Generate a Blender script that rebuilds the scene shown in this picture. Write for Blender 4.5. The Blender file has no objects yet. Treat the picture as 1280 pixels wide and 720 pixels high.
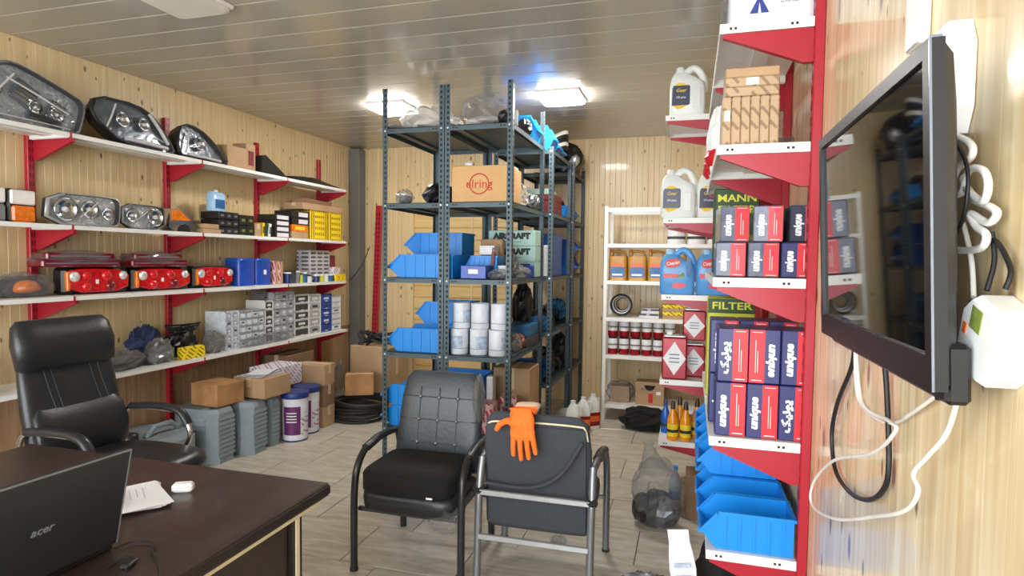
import bpy, math, random
from mathutils import Vector, Matrix, noise
R = math.radians
PI = math.pi
scene = bpy.context.scene
COL = scene.collection

# ------------------------------------------------------------------ camera, daylight, exposure
F_PX, YAW, PITCH, ROLL = 760.0, -0.28557849, 0.04701985, -0.01140896
cam_data = bpy.data.cameras.new('camera'); cam = bpy.data.objects.new('camera', cam_data); COL.objects.link(cam)
cam_data.sensor_width = 36.0; cam_data.lens = 36.0 * F_PX / 1280.0; cam_data.clip_start = 0.05
_f = Vector((math.sin(YAW)*math.cos(PITCH), math.cos(YAW)*math.cos(PITCH), -math.sin(PITCH)))
_r = Vector((math.cos(YAW), -math.sin(YAW), 0)); _d = _f.cross(_r)
_rr = math.cos(ROLL)*_r + math.sin(ROLL)*_d; _dd = -math.sin(ROLL)*_r + math.cos(ROLL)*_d
cam.matrix_world = Matrix(((_rr.x, -_dd.x, -_f.x, 0), (_rr.y, -_dd.y, -_f.y, 0), (_rr.z, -_dd.z, -_f.z, 1.5), (0, 0, 0, 1)))
scene.camera = cam

XL, XR, YB, YF, H = -3.79, 0.40, 6.35, -1.4, 2.76      # room: left wall, right wall, back wall, open shop front, ceiling

world = bpy.data.worlds.new('daylight'); scene.world = world; world.use_nodes = True
bg = world.node_tree.nodes['Background']; bg.inputs[0].default_value = (0.93, 0.97, 1.0, 1); bg.inputs[1].default_value = 9.0
pd = bpy.data.lights.new('shopfront_portal', 'AREA'); pd.shape = 'RECTANGLE'; pd.size = XR-XL-0.3; pd.size_y = 2.45
pd.cycles.is_portal = True
portal = bpy.data.objects.new('shopfront_portal', pd); COL.objects.link(portal)
portal.location = ((XL+XR)/2, YF, 1.3); portal.rotation_euler = (R(90), 0, 0)      # faces into the shop

vs = scene.view_settings
vs.view_transform = 'Standard'; vs.look = 'None'; vs.gamma = 1.0; vs.use_curve_mapping = False; vs.exposure = 0.0
scene.cycles.use_denoising = True
scene.cycles.max_bounces = 8; scene.cycles.diffuse_bounces = 4; scene.cycles.glossy_bounces = 4
scene.cycles.transparent_max_bounces = 12; scene.cycles.sample_clamp_indirect = 6.0
scene.cycles.caustics_reflective = False; scene.cycles.caustics_refractive = False

# ------------------------------------------------------------------ materials
def lin(c):
    return tuple((x/255/12.92 if x/255 <= 0.04045 else ((x/255+0.055)/1.055)**2.4) for x in c)
MATS = {}
def mat(name, c, rough=0.5, metal=0.0, var=0.12, scale=9.0, bump=0.0, alpha=1.0, coat=0.0, emit=0.0, spec=0.5, trans=0.0):
    m = bpy.data.materials.new(name); m.use_nodes = True; MATS[name] = m
    nt = m.node_tree; b = nt.nodes['Principled BSDF']; L = lin(c)
    b.inputs['Base Color'].default_value = (*L, 1); b.inputs['Roughness'].default_value = rough
    b.inputs['Metallic'].default_value = metal; b.inputs['Alpha'].default_value = alpha
    b.inputs['Coat Weight'].default_value = coat; b.inputs['Specular IOR Level'].default_value = spec
    b.inputs['Transmission Weight'].default_value = trans
    if emit:
        b.inputs['Emission Color'].default_value = (*L, 1); b.inputs['Emission Strength'].default_value = emit
    if var or bump:
        tc = nt.nodes.new('ShaderNodeTexCoord'); n = nt.nodes.new('ShaderNodeTexNoise')
        n.inputs['Scale'].default_value = scale; n.inputs['Detail'].default_value = 4.0
        nt.links.new(tc.outputs['Object'], n.inputs['Vector'])
        if var:
            r = nt.nodes.new('ShaderNodeValToRGB')
            r.color_ramp.elements[0].position = 0.3; r.color_ramp.elements[1].position = 0.7
            r.color_ramp.elements[0].color = (*[x*(1-var) for x in L], 1); r.color_ramp.elements[1].color = (*[min(1, x*(1+var)) for x in L], 1)
            nt.links.new(n.outputs['Fac'], r.inputs['Fac']); nt.links.new(r.outputs['Color'], b.inputs['Base Color'])
        if bump:
            bp = nt.nodes.new('ShaderNodeBump'); bp.inputs['Strength'].default_value = bump; bp.inputs['Distance'].default_value = 0.01
            nt.links.new(n.outputs['Fac'], bp.inputs['Height']); nt.links.new(bp.outputs['Normal'], b.inputs['Normal'])
    return m

def node(nt, kind, **kw):
    n = nt.nodes.new(kind)
    for k, v in kw.items(): setattr(n, k, v)
    return n
def mathn(nt, op, a, b=None):
    n = node(nt, 'ShaderNodeMath', operation=op)
    for i, v in enumerate((a, b)):
        if v is None: continue
        if isinstance(v, (int, float)): n.inputs[i].default_value = v
        else: nt.links.new(v, n.inputs[i])
    return n.outputs[0]
def mixc(nt, fac, a, b):
    n = node(nt, 'ShaderNodeMix', data_type='RGBA')
    if isinstance(fac, (int, float)): n.inputs[0].default_value = fac
    else: nt.links.new(fac, n.inputs[0])
    for i, v in ((6, a), (7, b)):
        if isinstance(v, tuple): n.inputs[i].default_value = (*lin(v), 1)
        else: nt.links.new(v, n.inputs[i])
    return n.outputs[2]

def wood(name, light, dark, knot, along='Z', rough=0.35, coat=0.0, knots=0.055, kz=4.6, thr=0.36, con=(0.3, 0.72)):
    """pine print: straight grain along one world axis, a tint for each board, scattered knots"""
    m = bpy.data.materials.new(name); m.use_nodes = True; MATS[name] = m; nt = m.node_tree; b = nt.nodes['Principled BSDF']
    g = node(nt, 'ShaderNodeNewGeometry'); oi = node(nt, 'ShaderNodeObjectInfo')
    mp = node(nt, 'ShaderNodeMapping')
    s = {'Z': (38, 38, 1.6), 'X': (1.6, 38, 38)}[along]; k = {'Z': (9.5, 9.5, kz), 'X': (3, 7, 7)}[along]
    mp.inputs['Scale'].default_value = s; nt.links.new(g.outputs['Position'], mp.inputs['Vector'])
    n1 = node(nt, 'ShaderNodeTexNoise'); n1.inputs['Scale'].default_value = 1.0; n1.inputs['Detail'].default_value = 3.0
    n1.inputs['Distortion'].default_value = 0.6
    nt.links.new(mp.outputs[0], n1.inputs['Vector'])
    r = node(nt, 'ShaderNodeValToRGB'); r.color_ramp.elements[0].position = con[0]; r.color_ramp.elements[1].position = con[1]
    nt.links.new(n1.outputs['Fac'], r.inputs['Fac'])
    c1 = mixc(nt, r.outputs['Color'], light, dark)
    tint = mathn(nt, 'MULTIPLY', oi.outputs['Random'], 0.4)
    c2 = mixc(nt, tint, c1, dark)
    mp2 = node(nt, 'ShaderNodeMapping'); mp2.inputs['Scale'].default_value = k; nt.links.new(g.outputs['Position'], mp2.inputs['Vector'])
    s2 = node(nt, 'ShaderNodeSeparateXYZ'); nt.links.new(mp2.outputs[0], s2.inputs[0]); c2d = node(nt, 'ShaderNodeCombineXYZ')
    nt.links.new(mathn(nt, 'ADD', s2.outputs[0], s2.outputs[1]), c2d.inputs[0]); nt.links.new(s2.outputs[2], c2d.inputs[1])
    vo = node(nt, 'ShaderNodeTexVoronoi', voronoi_dimensions='2D'); vo.inputs['Scale'].default_value = 1.0; nt.links.new(c2d.outputs[0], vo.inputs['Vector'])
    sp = node(nt, 'ShaderNodeSeparateColor'); nt.links.new(vo.outputs['Color'], sp.inputs[0])
    size = mathn(nt, 'MULTIPLY', mathn(nt, 'SUBTRACT', sp.outputs[0], thr-0.08), knots*3.2)
    kn = node(nt, 'ShaderNodeMapRange'); nt.links.new(vo.outputs['Distance'], kn.inputs[0])
    nt.links.new(size, kn.inputs[2]); nt.links.new(mathn(nt, 'MULTIPLY', size, 0.45), kn.inputs[1])
    kn.inputs[3].default_value = 0.85; kn.inputs[4].default_value = 0.0
    on = mathn(nt, 'GREATER_THAN', sp.outputs[0], thr)
    c3 = mixc(nt, mathn(nt, 'MULTIPLY', kn.outputs[0], on), c2, knot)
    nt.links.new(c3, b.inputs['Base Color'])
    b.inputs['Roughness'].default_value = rough; b.inputs['Coat Weight'].default_value = coat; b.inputs['Coat Roughness'].default_value = 0.05
    return m

wood('pine', (230, 208, 164), (208, 180, 132), (92, 62, 36), rough=0.34, coat=0.15)
wood('pine_gloss', (236, 222, 186), (208, 182, 134), (98, 64, 36), rough=0.3, coat=0.3, knots=0.075, kz=3.4, thr=0.22, con=(0.38, 0.66))
wood('pine_lying', (226, 198, 138), (205, 170, 106), (110, 70, 34), along='X')
wood('plywood', (190, 160, 124), (150, 116, 84), (110, 80, 54), rough=0.6, knots=0.03)

def tile_mat():
    m = bpy.data.materials.new('floor_tile'); m.use_nodes = True; MATS['floor_tile'] = m; nt = m.node_tree; b = nt.nodes['Principled BSDF']
    g = node(nt, 'ShaderNodeNewGeometry'); oi = node(nt, 'ShaderNodeObjectInfo')
    off = node(nt, 'ShaderNodeVectorMath', operation='ADD')
    cb = node(nt, 'ShaderNodeCombineXYZ'); nt.links.new(mathn(nt, 'MULTIPLY', oi.outputs['Random'], 40.0), cb.inputs[0]); nt.links.new(mathn(nt, 'MULTIPLY', oi.outputs['Random'], 17.0), cb.inputs[1])
    nt.links.new(g.outputs['Position'], off.inputs[0]); nt.links.new(cb.outputs[0], off.inputs[1])
    mp = node(nt, 'ShaderNodeMapping'); mp.inputs['Scale'].default_value = (3, 14, 3); mp.inputs['Rotation'].default_value = (0, 0, 0.35); nt.links.new(off.outputs[0], mp.inputs['Vector'])
    n = node(nt, 'ShaderNodeTexNoise'); n.inputs['Scale'].default_value = 1.3; n.inputs['Detail'].default_value = 6; n.inputs['Distortion'].default_value = 1.2
    nt.links.new(mp.outputs[0], n.inputs['Vector'])
    r = node(nt, 'ShaderNodeValToRGB'); r.color_ramp.elements[0].position = 0.35; r.color_ramp.elements[1].position = 0.68
    nt.links.new(n.outputs['Fac'], r.inputs['Fac'])
    c = mixc(nt, r.outputs['Color'], (212, 205, 192), (182, 172, 155))
    nt.links.new(c, b.inputs['Base Color']); b.inputs['Roughness'].default_value = 0.28; b.inputs['Specular IOR Level'].default_value = 0.45
tile_mat()

def film_mat(name, c, clear, rough=0.12, edge=0.5):
    m = bpy.data.materials.new(name); m.use_nodes = True; MATS[name] = m; nt = m.node_tree
    for n in list(nt.nodes): nt.nodes.remove(n)
    out = node(nt, 'ShaderNodeOutputMaterial'); mx = node(nt, 'ShaderNodeMixShader'); tr = node(nt, 'ShaderNodeBsdfTransparent'); pb = node(nt, 'ShaderNodeBsdfPrincipled')
    pb.inputs['Base Color'].default_value = (*lin(c), 1); pb.inputs['Roughness'].default_value = rough; pb.inputs['Specular IOR Level'].default_value = 0.8
    tr.inputs[0].default_value = (0.96, 0.97, 0.98, 1)
    fr = node(nt, 'ShaderNodeLayerWeight'); fr.inputs[0].default_value = 0.35
    nt.links.new(mathn(nt, 'MINIMUM', mathn(nt, 'ADD', mathn(nt, 'MULTIPLY', fr.outputs['Facing'], edge), 1-clear), 0.95), mx.inputs[0])
    nt.links.new(tr.outputs[0], mx.inputs[1]); nt.links.new(pb.outputs[0], mx.inputs[2]); nt.links.new(mx.outputs[0], out.inputs[0])
film_mat('film', (150, 150, 150), 0.86, 0.08); film_mat('film_dull', (128, 126, 122), 0.62, 0.16); film_mat('lens_clear', (120, 126, 130), 0.93, 0.03, 0.22)
film_mat('milky_film', (222, 214, 206), 0.3, 0.25)

def stripes(name, base, ink, scale, angle, width=0.5, rough=0.6, axes=('Y', 'Z')):
    """print of slanting bands on a carton"""
    m = bpy.data.materials.new(name); m.use_nodes = True; MATS[name] = m; nt = m.node_tree; b = nt.nodes['Principled BSDF']
    tc = node(nt, 'ShaderNodeTexCoord'); sx = node(nt, 'ShaderNodeSeparateXYZ'); nt.links.new(tc.outputs['Object'], sx.inputs[0])
    u = mathn(nt, 'ADD', sx.outputs[0], sx.outputs[1]); v = sx.outputs[2]
    t = mathn(nt, 'ADD', mathn(nt, 'MULTIPLY', u, math.cos(angle)*scale), mathn(nt, 'MULTIPLY', v, math.sin(angle)*scale))
    f1 = mathn(nt, 'LESS_THAN', mathn(nt, 'FRACT', t), width)
    t2 = mathn(nt, 'ADD', mathn(nt, 'MULTIPLY', u, -math.sin(angle)*scale*0.35), mathn(nt, 'MULTIPLY', v, math.cos(angle)*scale*0.35))
    f2 = mathn(nt, 'LESS_THAN', mathn(nt, 'FRACT', t2), 0.72)
    nt.links.new(mixc(nt, mathn(nt, 'MULTIPLY', f1, f2), base, ink), b.inputs['Base Color']); b.inputs['Roughness'].default_value = rough
stripes('carton_print', (186, 158, 126), (146, 118, 92), 30, R(40), 0.3)
stripes('yellow_print', (240, 205, 30), (120, 95, 20), 30, R(0), 0.4)
stripes('yellow_slash', (245, 215, 25), (90, 75, 20), 38, R(55), 0.3)
stripes('white_print', (226, 222, 226), (170, 140, 172), 34, R(45), 0.4)
stripes('pink_print', (225, 190, 195), (190, 40, 70), 30, R(20), 0.5)
stripes('grey_pack', (190, 188, 190), (84, 80, 88), 26, R(90), 0.45)

mat('ceiling_pvc', (176, 170, 158), 0.16, var=0.03, scale=1.2, spec=0.6); mat('ceiling_seam', (236, 230, 216), 0.5, var=0)
mat('grout', (98, 92, 82), 0.8); mat('plaster', (205, 200, 190), 0.8)
mat('red_metal', (168, 28, 46), 0.35, var=0.05); mat('white_metal', (236, 236, 232), 0.35, var=0.03); mat('slot_dark', (40, 14, 18), 0.8, var=0)
mat('rack_steel', (72, 88, 95), 0.45, metal=0.25, var=0.06); mat('rack_hole', (22, 26, 28), 0.9, var=0); mat('bolt_zinc', (225, 230, 230), 0.3, metal=0.6, var=0)
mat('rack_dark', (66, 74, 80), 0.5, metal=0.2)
mat('column_grey', (112, 114, 114), 0.5, var=0.04)
mat('bin_blue', (16, 138, 226), 0.38, var=0.03); mat('bin_blue_dark', (10, 84, 168), 0.4); mat('box_blue', (32, 74, 172), 0.3, var=0.15, scale=20)
mat('cardboard', (180, 148, 112), 0.8, scale=5); mat('cardboard_dark', (136, 106, 80), 0.85, scale=6); mat('cardboard_pale', (214, 170, 118), 0.75, var=0.05); mat('cardboard_stained', (172, 126, 82), 0.85, var=0.35, scale=7)
mat('tape', (206, 184, 150), 0.3)
mat('black_plastic', (26, 26, 28), 0.4); mat('black_matt', (18, 18, 20), 0.85); mat('dark_grey', (58, 60, 64), 0.55); mat('mid_grey', (120, 124, 128), 0.5); mat('can_grey', (134, 146, 154), 0.5, var=0.06)
mat('leather', (36, 38, 41), 0.36, bump=0.12, scale=60, spec=0.5); mat('leather_grey', (54, 58, 64), 0.4, bump=0.12, scale=60); mat('fabric_black', (13, 13, 15), 0.95, bump=0.2, scale=150); mat('fabric_grey', (60, 63, 70), 0.9, bump=0.2, scale=150)
mat('tube_black', (36, 36, 38), 0.28); mat('tube_grey', (128, 131, 135), 0.3, metal=0.55); mat('chrome', (225, 225, 225), 0.12, metal=1.0, var=0); mat('silver_bright', (242, 244, 246), 0.22, metal=0.2, var=0.3, scale=50, bump=1.0); mat('stitch', (62, 64, 68), 0.8); mat('reflector', (240, 242, 244), 0.12, metal=0.5, var=0.25, scale=45, bump=0.8); mat('tray_grey', (176, 181, 186), 0.22, metal=0.35, var=0.3, scale=40, bump=0.8); mat('tray_dark', (112, 117, 124), 0.2, metal=0.4, scale=30, bump=0.3)
mat('amber', (232, 120, 30), 0.2, var=0.25, scale=40); mat('tail_red', (206, 22, 30), 0.14, var=0.25, scale=35, coat=0.6); mat('tail_dark', (112, 12, 26), 0.2, coat=0.5); mat('lamp_white', (235, 230, 228), 0.15)
mat('desk_wood', (54, 40, 37), 0.34, var=0.18, scale=14, coat=0.12); mat('desk_edge', (36, 26, 24), 0.4); mat('cream', (226, 214, 178), 0.5)
mat('laptop_lid', (40, 42, 45), 0.32, var=0.03); mat('silver', (190, 194, 198), 0.3, metal=0.6); mat('paper', (222, 222, 228), 0.8, var=0.04); mat('ink_blue', (60, 66, 120), 0.7); mat('white_plastic', (238, 240, 240), 0.35, var=0.02)
mat('yellow', (240, 206, 24), 0.5); mat('red', (206, 30, 40), 0.4); mat('bright_red', (226, 40, 52), 0.35); mat('navy', (42, 46, 104), 0.35); mat('navy_dark', (30, 32, 64), 0.3); mat('navy_film_sheen', (92, 96, 120), 0.12, var=0.5, scale=18)  # navy for the wrapped packs carries the film's silvery reflections in its colour
mat('white_ink', (245, 245, 245), 0.5, var=0); mat('black_ink', (34, 40, 42), 0.6, var=0); mat('red_ink', (200, 62, 44), 0.7, var=0); mat('blue_ink', (44, 62, 140), 0.6, var=0); mat('yellow_ink', (232, 196, 60), 0.6, var=0)
mat('mint', (172, 206, 196), 0.5); mat('purple', (104, 40, 104), 0.4, var=0.25, scale=25); mat('pail_white', (228, 228, 236), 0.35); mat('pail_blue', (36, 56, 120), 0.4)
mat('jug_white', (228, 232, 228), 0.4, var=0.03); mat('jug_blue', (92, 158, 218), 0.3); mat('jug_pale', (160, 200, 232), 0.3); mat('jug_gold', (190, 134, 40), 0.35); mat('label_blue', (40, 100, 160), 0.4, var=0.3, scale=30); mat('label_orange', (236, 110, 40), 0.4)
mat('lime', (196, 198, 50), 0.45); mat('filter_green', (40, 70, 30), 0.5); mat('filter_yellow', (214, 214, 70), 0.5)
mat('can_red', (150, 16, 32), 0.25, metal=0.2); mat('can_white', (224, 224, 226), 0.35, var=0.06, scale=30); mat('tin_white', (224, 230, 240), 0.4); mat('tin_print', (176, 190, 214), 0.5, var=0.3, scale=40)
mat('orange_bottle', (236, 150, 22), 0.2); mat('brown_cap', (62, 34, 28), 0.4); mat('blue_bottle', (24, 96, 200), 0.25); mat('yellow_label', (240, 210, 40), 0.4)
mat('glove_orange', (244, 116, 34), 0.75, bump=0.35, scale=90); mat('glove_cuff', (246, 214, 190), 0.8)
mat('screen', (10, 11, 14), 0.04, var=0, spec=0.7); mat('tv_bezel', (12, 12, 14), 0.4, var=0); mat('tv_highlight', (120, 128, 140), 0.25, metal=0.5); mat('tv_back', (60, 60, 62), 0.5)
mat('cable_white', (232, 230, 224), 0.4); mat('cable_black', (24, 24, 26), 0.5); mat('green_label', (120, 134, 60), 0.5, var=0.4, scale=40)
mat('led_on', (255, 250, 244), 0.4, var=0, emit=95.0); mat('led_off', (222, 218, 208), 0.45, var=0); mat('led_rim', (240, 240, 238), 0.4, var=0)
mat('denim', (48, 60, 98), 0.9, var=0.3); mat('teal_part', (30, 100, 150), 0.5, var=0.4, scale=20); mat('rust', (130, 70, 54), 0.6); mat('maroon_box', (120, 44, 46), 0.6, var=0.3, scale=30)
mat('rubber', (38, 34, 34), 0.6); mat('glass_bottle', (160, 190, 200), 0.15, alpha=0.5); mat('wicker', (190, 186, 172), 0.9, var=0.4, scale=30); mat('steel_parts', (110, 112, 116), 0.4, metal=0.5, var=0.5, scale=30)
mat('drawer_front', (216, 224, 232), 0.25, var=0.15, scale=30); mat('drawer_grey', (168, 172, 180), 0.3, var=0.3, scale=30)

# ------------------------------------------------------------------ mesh building
class MB:
    def __init__(s): s.v = []; s.f = []; s.sm = []; s.mi = []; s.cur = 0
    def mat(s, i): s.cur = i; return s
    def add(s, vs, fs, smooth=False):
        o = len(s.v); s.v += [tuple(v) for v in vs]
        for f in fs: s.f.append([i+o for i in f]); s.sm.append(smooth); s.mi.append(s.cur)
        return s
    def box(s, x0, x1, y0, y1, z0, z1):
        return s.add([(x0,y0,z0),(x1,y0,z0),(x1,y1,z0),(x0,y1,z0),(x0,y0,z1),(x1,y0,z1),(x1,y1,z1),(x0,y1,z1)],
                     [(3,2,1,0),(4,5,6,7),(0,1,5,4),(1,2,6,5),(2,3,7,6),(3,0,4,7)])
    def cbox(s, x0, x1, y0, y1, z0, z1, b):
        """box with chamfered edges"""
        X = (x0, x1); Y = (y0, y1); Z = (z0, z1); vs = []; idx = {}
        for i in (0, 1):
            for j in (0, 1):
                for k in (0, 1):
                    x, y, z = X[i], Y[j], Z[k]; dx, dy, dz = (b, -b)[i], (b, -b)[j], (b, -b)[k]
                    idx[i,j,k,0] = len(vs); vs.append((x, y+dy, z+dz))
                    idx[i,j,k,1] = len(vs); vs.append((x+dx, y, z+dz))
                    idx[i,j,k,2] = len(vs); vs.append((x+dx, y+dy, z))
        I = lambda *a: idx[a]
        fs = []
        for i in (0, 1):
            fs.append([I(i,0,0,0), I(i,1,0,0), I(i,1,1,0), I(i,0,1,0)]); fs.append([I(0,i,0,1), I(1,i,0,1), I(1,i,1,1), I(0,i,1,1)]); fs.append([I(0,0,i,2), I(1,0,i,2), I(1,1,i,2), I(0,1,i,2)])
        for a in (0, 1):
            for c in (0, 1):
                fs.append([I(0,a,c,1), I(1,a,c,1), I(1,a,c,2), I(0,a,c,2)]); fs.append([I(a,0,c,0), I(a,1,c,0), I(a,1,c,2), I(a,0,c,2)]); fs.append([I(a,c,0,0), I(a,c,1,0), I(a,c,1,1), I(a,c,0,1)])
                for e in (0, 1): fs.append([I(a,c,e,0), I(a,c,e,1), I(a,c,e,2)])
        cx = Vector(((x0+x1)/2, (y0+y1)/2, (z0+z1)/2)); out = []
        for f in fs:
            p = [Vector(vs[i]) for i in f]; nrm = (p[1]-p[0]).cross(p[2]-p[0])
            out.append(f if nrm.dot(sum(p, Vector())/len(p)-cx) > 0 else f[::-1])
        return s.add(vs, out)
    def prism(s, poly, axis, a, b, smooth=False):
        """polygon [(u,v)] pulled along an axis from a to b; X: (y,z), Y: (x,z), Z: (x,y)"""
        n = len(poly)
        P = {'X': lambda u, v, w: (w, u, v), 'Y': lambda u, v, w: (u, w, v), 'Z': lambda u, v, w: (u, v, w)}[axis]
        vs = [P(u, v, a) for u, v in poly] + [P(u, v, b) for u, v in poly]
        ar = sum(poly[i][0]*poly[(i+1) % n][1]-poly[(i+1) % n][0]*poly[i][1] for i in range(n))
        flip = (ar > 0) != (axis == 'Y')
        if b < a: flip = not flip
        fs = [list(range(n))[::-1], list(range(n, 2*n))] + [(i, (i+1) % n, n+(i+1) % n, n+i) for i in range(n)]
        if not flip: fs = [list(f)[::-1] for f in fs]
        return s.add(vs, fs, smooth)
    def loft(s, rings, cap=True, smooth=True, closed=True):
        n = len(rings[0]); vs = [p for r in rings for p in r]; fs = []
        for k in range(len(rings)-1):
            for i in range(n if closed else n-1):
                j = (i+1) % n; fs.append((k*n+i, k*n+j, (k+1)*n+j, (k+1)*n+i))
        s.add(vs, fs, smooth)
        if cap and closed: s.add(rings[0], [list(range(n))[::-1]]); s.add(rings[-1], [list(range(n))])
        return s
    def lathe(s, prof, n=16, c=(0, 0, 0), axis='Z', cap=True, smooth=True):
        P = {'Z': lambda r, h, a: (c[0]+r*math.cos(a), c[1]+r*math.sin(a), c[2]+h), 'X': lambda r, h, a: (c[0]+h, c[1]+r*math.cos(a), c[2]+r*math.sin(a)),
             'Y': lambda r, h, a: (c[0]+r*math.sin(a), c[1]+h, c[2]+r*math.cos(a))}[axis]
        return s.loft([[P(max(r, 1e-4), h, 2*PI*i/n) for i in range(n)] for r, h in prof], cap, smooth)
    def tube(s, pts, r, n=8, closed=False, cap=True, flat=1.0):
        P = [Vector(p) for p in pts]; m = len(P); rad = r if isinstance(r, (list, tuple)) else [r]*m; rings = []; up = None
        for i in range(m):
            t = (P[(i+1) % m]-P[i-1]) if closed else (P[min(i+1, m-1)]-P[max(i-1, 0)])
            t.normalize()
            if up is None: up = Vector((0, 0, 1)) if abs(t.z) < 0.9 else Vector((1, 0, 0))
            a = t.cross(up)
            if a.length < 1e-5: a = t.orthogonal()
            a.normalize(); up = a.cross(t).normalized()
            rings.append([tuple(P[i]+a*math.cos(2*PI*k/n)*rad[i]+up*math.sin(2*PI*k/n)*rad[i]*flat) for k in range(n)])
        if closed: rings.append(rings[0])
        return s.loft(rings, cap and not closed)
    def crumple(s, c, rad, seed, amp=0.25, freq=3.0, nu=20, nv=12, floor=None, ridged=True):
        rings = []
        for j in range(nv+1):
            th = PI*j/nv; ring = []
            for i in range(nu):
                a = 2*PI*i/nu; d = Vector((math.sin(th)*math.cos(a), math.sin(th)*math.sin(a), -math.cos(th)))
                q = d*freq+Vector((seed*7.3, seed*3.1, seed*1.7)); k = noise.noise(q)+0.5*noise.noise(q*2.3)
                if ridged: k = 0.55-1.6*abs(k)
                k = 1+amp*k; p = (c[0]+d.x*rad[0]*k, c[1]+d.y*rad[1]*k, c[2]+d.z*rad[2]*k)
                if floor is not None: p = (p[0], p[1], max(p[2], floor))
                ring.append(p)
            rings.append(ring)
        return s.loft(rings, cap=False, smooth=not ridged)
    def xf(s, M, start=0):
        s.v[start:] = [tuple(M @ Vector(v)) for v in s.v[start:]]; return s
    def build(s, name, m, parent=None, loc=(0, 0, 0), rot=(0, 0, 0)):
        me = bpy.data.meshes.new(name); me.from_pydata(s.v, [], s.f); me.polygons.foreach_set('use_smooth', s.sm)
        ms = m if isinstance(m, (list, tuple)) else [m]
        for x in ms: me.materials.append(MATS[x])
        if len(ms) > 1: me.polygons.foreach_set('material_index', s.mi)
        me.update()
        return link(name, me, parent, loc, rot)

def link(name, data, parent=None, loc=(0, 0, 0), rot=(0, 0, 0)):
    o = bpy.data.objects.new(name, data); COL.objects.link(o); o.parent = parent; o.location = loc; o.rotation_euler = rot
    return o
LABELS = {}
def tag(o, label, cat, group=None, kind=None):
    o['label'] = label; o['category'] = cat
    if group: o['group'] = group
    if kind: o['kind'] = kind
    return o
def thing(name, label, cat, loc=(0, 0, 0), rz=0.0, group=None, rot=None):
    o = link(name, None, None, loc, rot or (0, 0, rz)); o.empty_display_size = 0.05
    return tag(o, label, cat, group)
def struct(o): o['kind'] = 'structure'; return o
def dup(o, parent=None, loc=None, rot=None, label=None):
    c = o.copy(); COL.objects.link(c); c.parent = parent
    if loc is not None: c.location = loc
    if rot is not None: c.rotation_euler = rot
    if label: c['label'] = label
    for ch in list(o.children): dup(ch, c)
    return c
def sup(cx, cy, z, rx, ry, n=20, e=4.0):
    """rounded rectangle ring"""
    out = []
    for i in range(n):
        a = 2*PI*(i+0.5)/n; ca, sa = math.cos(a), math.sin(a)
        out.append((cx+rx*math.copysign(abs(ca)**(2/e), ca), cy+ry*math.copysign(abs(sa)**(2/e), sa), z))
    return out
def arc(cx, cy, r, a0, a1, n=6): return [(cx+r*math.cos(R(a0+(a1-a0)*i/n)), cy+r*math.sin(R(a0+(a1-a0)*i/n))) for i in range(n+1)]
def smooth_path(pts, n=6):
    P = [Vector(p) for p in pts]; out = []
    for i in range(len(P)-1):
        a, b, c, d = P[max(i-1, 0)], P[i], P[i+1], P[min(i+2, len(P)-1)]
        for k in range(n):
            t = k/n; out.append(0.5*((2*b)+(c-a)*t+(2*a-5*b+4*c-d)*t*t+(3*b-a-3*c+d)*t**3))
    return out+[P[-1]]
FONTS = {}
TXT = {}
def text(s, size, m, parent, loc, rot, shear=0.0, bold=0.0, name='lettering', width=None, depth=0.0006):
    key = (s, size, m, shear, bold, width)
    if key not in TXT:
        cu = bpy.data.curves.new('lettering', 'FONT'); cu.body = s; cu.size = size; cu.align_x = 'CENTER'; cu.align_y = 'CENTER'; cu.shear = shear; cu.offset = bold*size; cu.extrude = depth; cu.resolution_u = 2
        o = bpy.data.objects.new('lettering', cu); COL.objects.link(o); bpy.context.view_layer.update()
        me = bpy.data.meshes.new_from_object(o.evaluated_get(bpy.context.evaluated_depsgraph_get())); bpy.data.objects.remove(o)
        if width and len(me.vertices):
            xs = [v.co.x for v in me.vertices]; k = width/(max(xs)-min(xs))
            for v in me.vertices: v.co.x *= k
        me.materials.clear(); me.materials.append(MATS[m]); me.name = 'lettering'; TXT[key] = me
    return link(name, TXT[key], parent, loc, rot)
FRONT = (R(90), 0, 0)                 # lettering on a face that looks towards -y
UPFRONT = (R(90), R(-90), 0)          # the same, reading upwards
# ------------------------------------------------------------------ the room
def boards(name, parent, mesh_mb, m, places):
    me = None
    for p in places:
        if me is None:
            o = mesh_mb.build(name, m, parent, p); me = o.data
        else: link(name, me, parent, p)

floor = struct(MB().box(XL-0.1, XR+0.1, YF-0.6, YB+0.1, -0.06, -0.006).build('floor', 'grout'))
TW, TD = 0.60, 0.40
tile_me = {}
rows = [(2.99-TD*k) for k in range(4, -9, -1)]
for ri, y0 in enumerate(rows):
    if y0 > YB: continue
    y1 = min(y0+TD, YB)
    off = -0.236+(0.0 if ri % 2 == 0 else -0.20) - 6*TW
    if ri % 2 == 1: off = -0.434-6*TW
    for k in range(9):
        x0 = max(off+k*TW, XL); x1 = min(off+(k+1)*TW, XR)
        if x1-x0 < 0.03: continue
        key = (round(x1-x0, 3), round(y1-y0, 3))
        if key not in tile_me:
            o = MB().cbox(0.0025, x1-x0-0.0025, 0.0025, y1-y0-0.0025, -0.012, 0, 0.0015).build('tile', 'floor_tile', floor, (x0, y0, 0)); tile_me[key] = o.data
        else: link('tile', tile_me[key], floor, (x0, y0, 0))

ceiling = struct(MB().box(XL-0.1, XR+0.1, YF-0.1, YB+0.1, H+0.006, H+0.1).build('ceiling', 'ceiling_seam'))
CP = 0.207; y = 2.80-CP*21
pl = []
while y < YB:
    pl.append((0, y, 0)); y += CP
boards('panel', ceiling, MB().cbox(XL, XR, 0.0035, CP-0.0035, H, H+0.014, 0.003), 'ceiling_pvc', pl)

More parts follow.
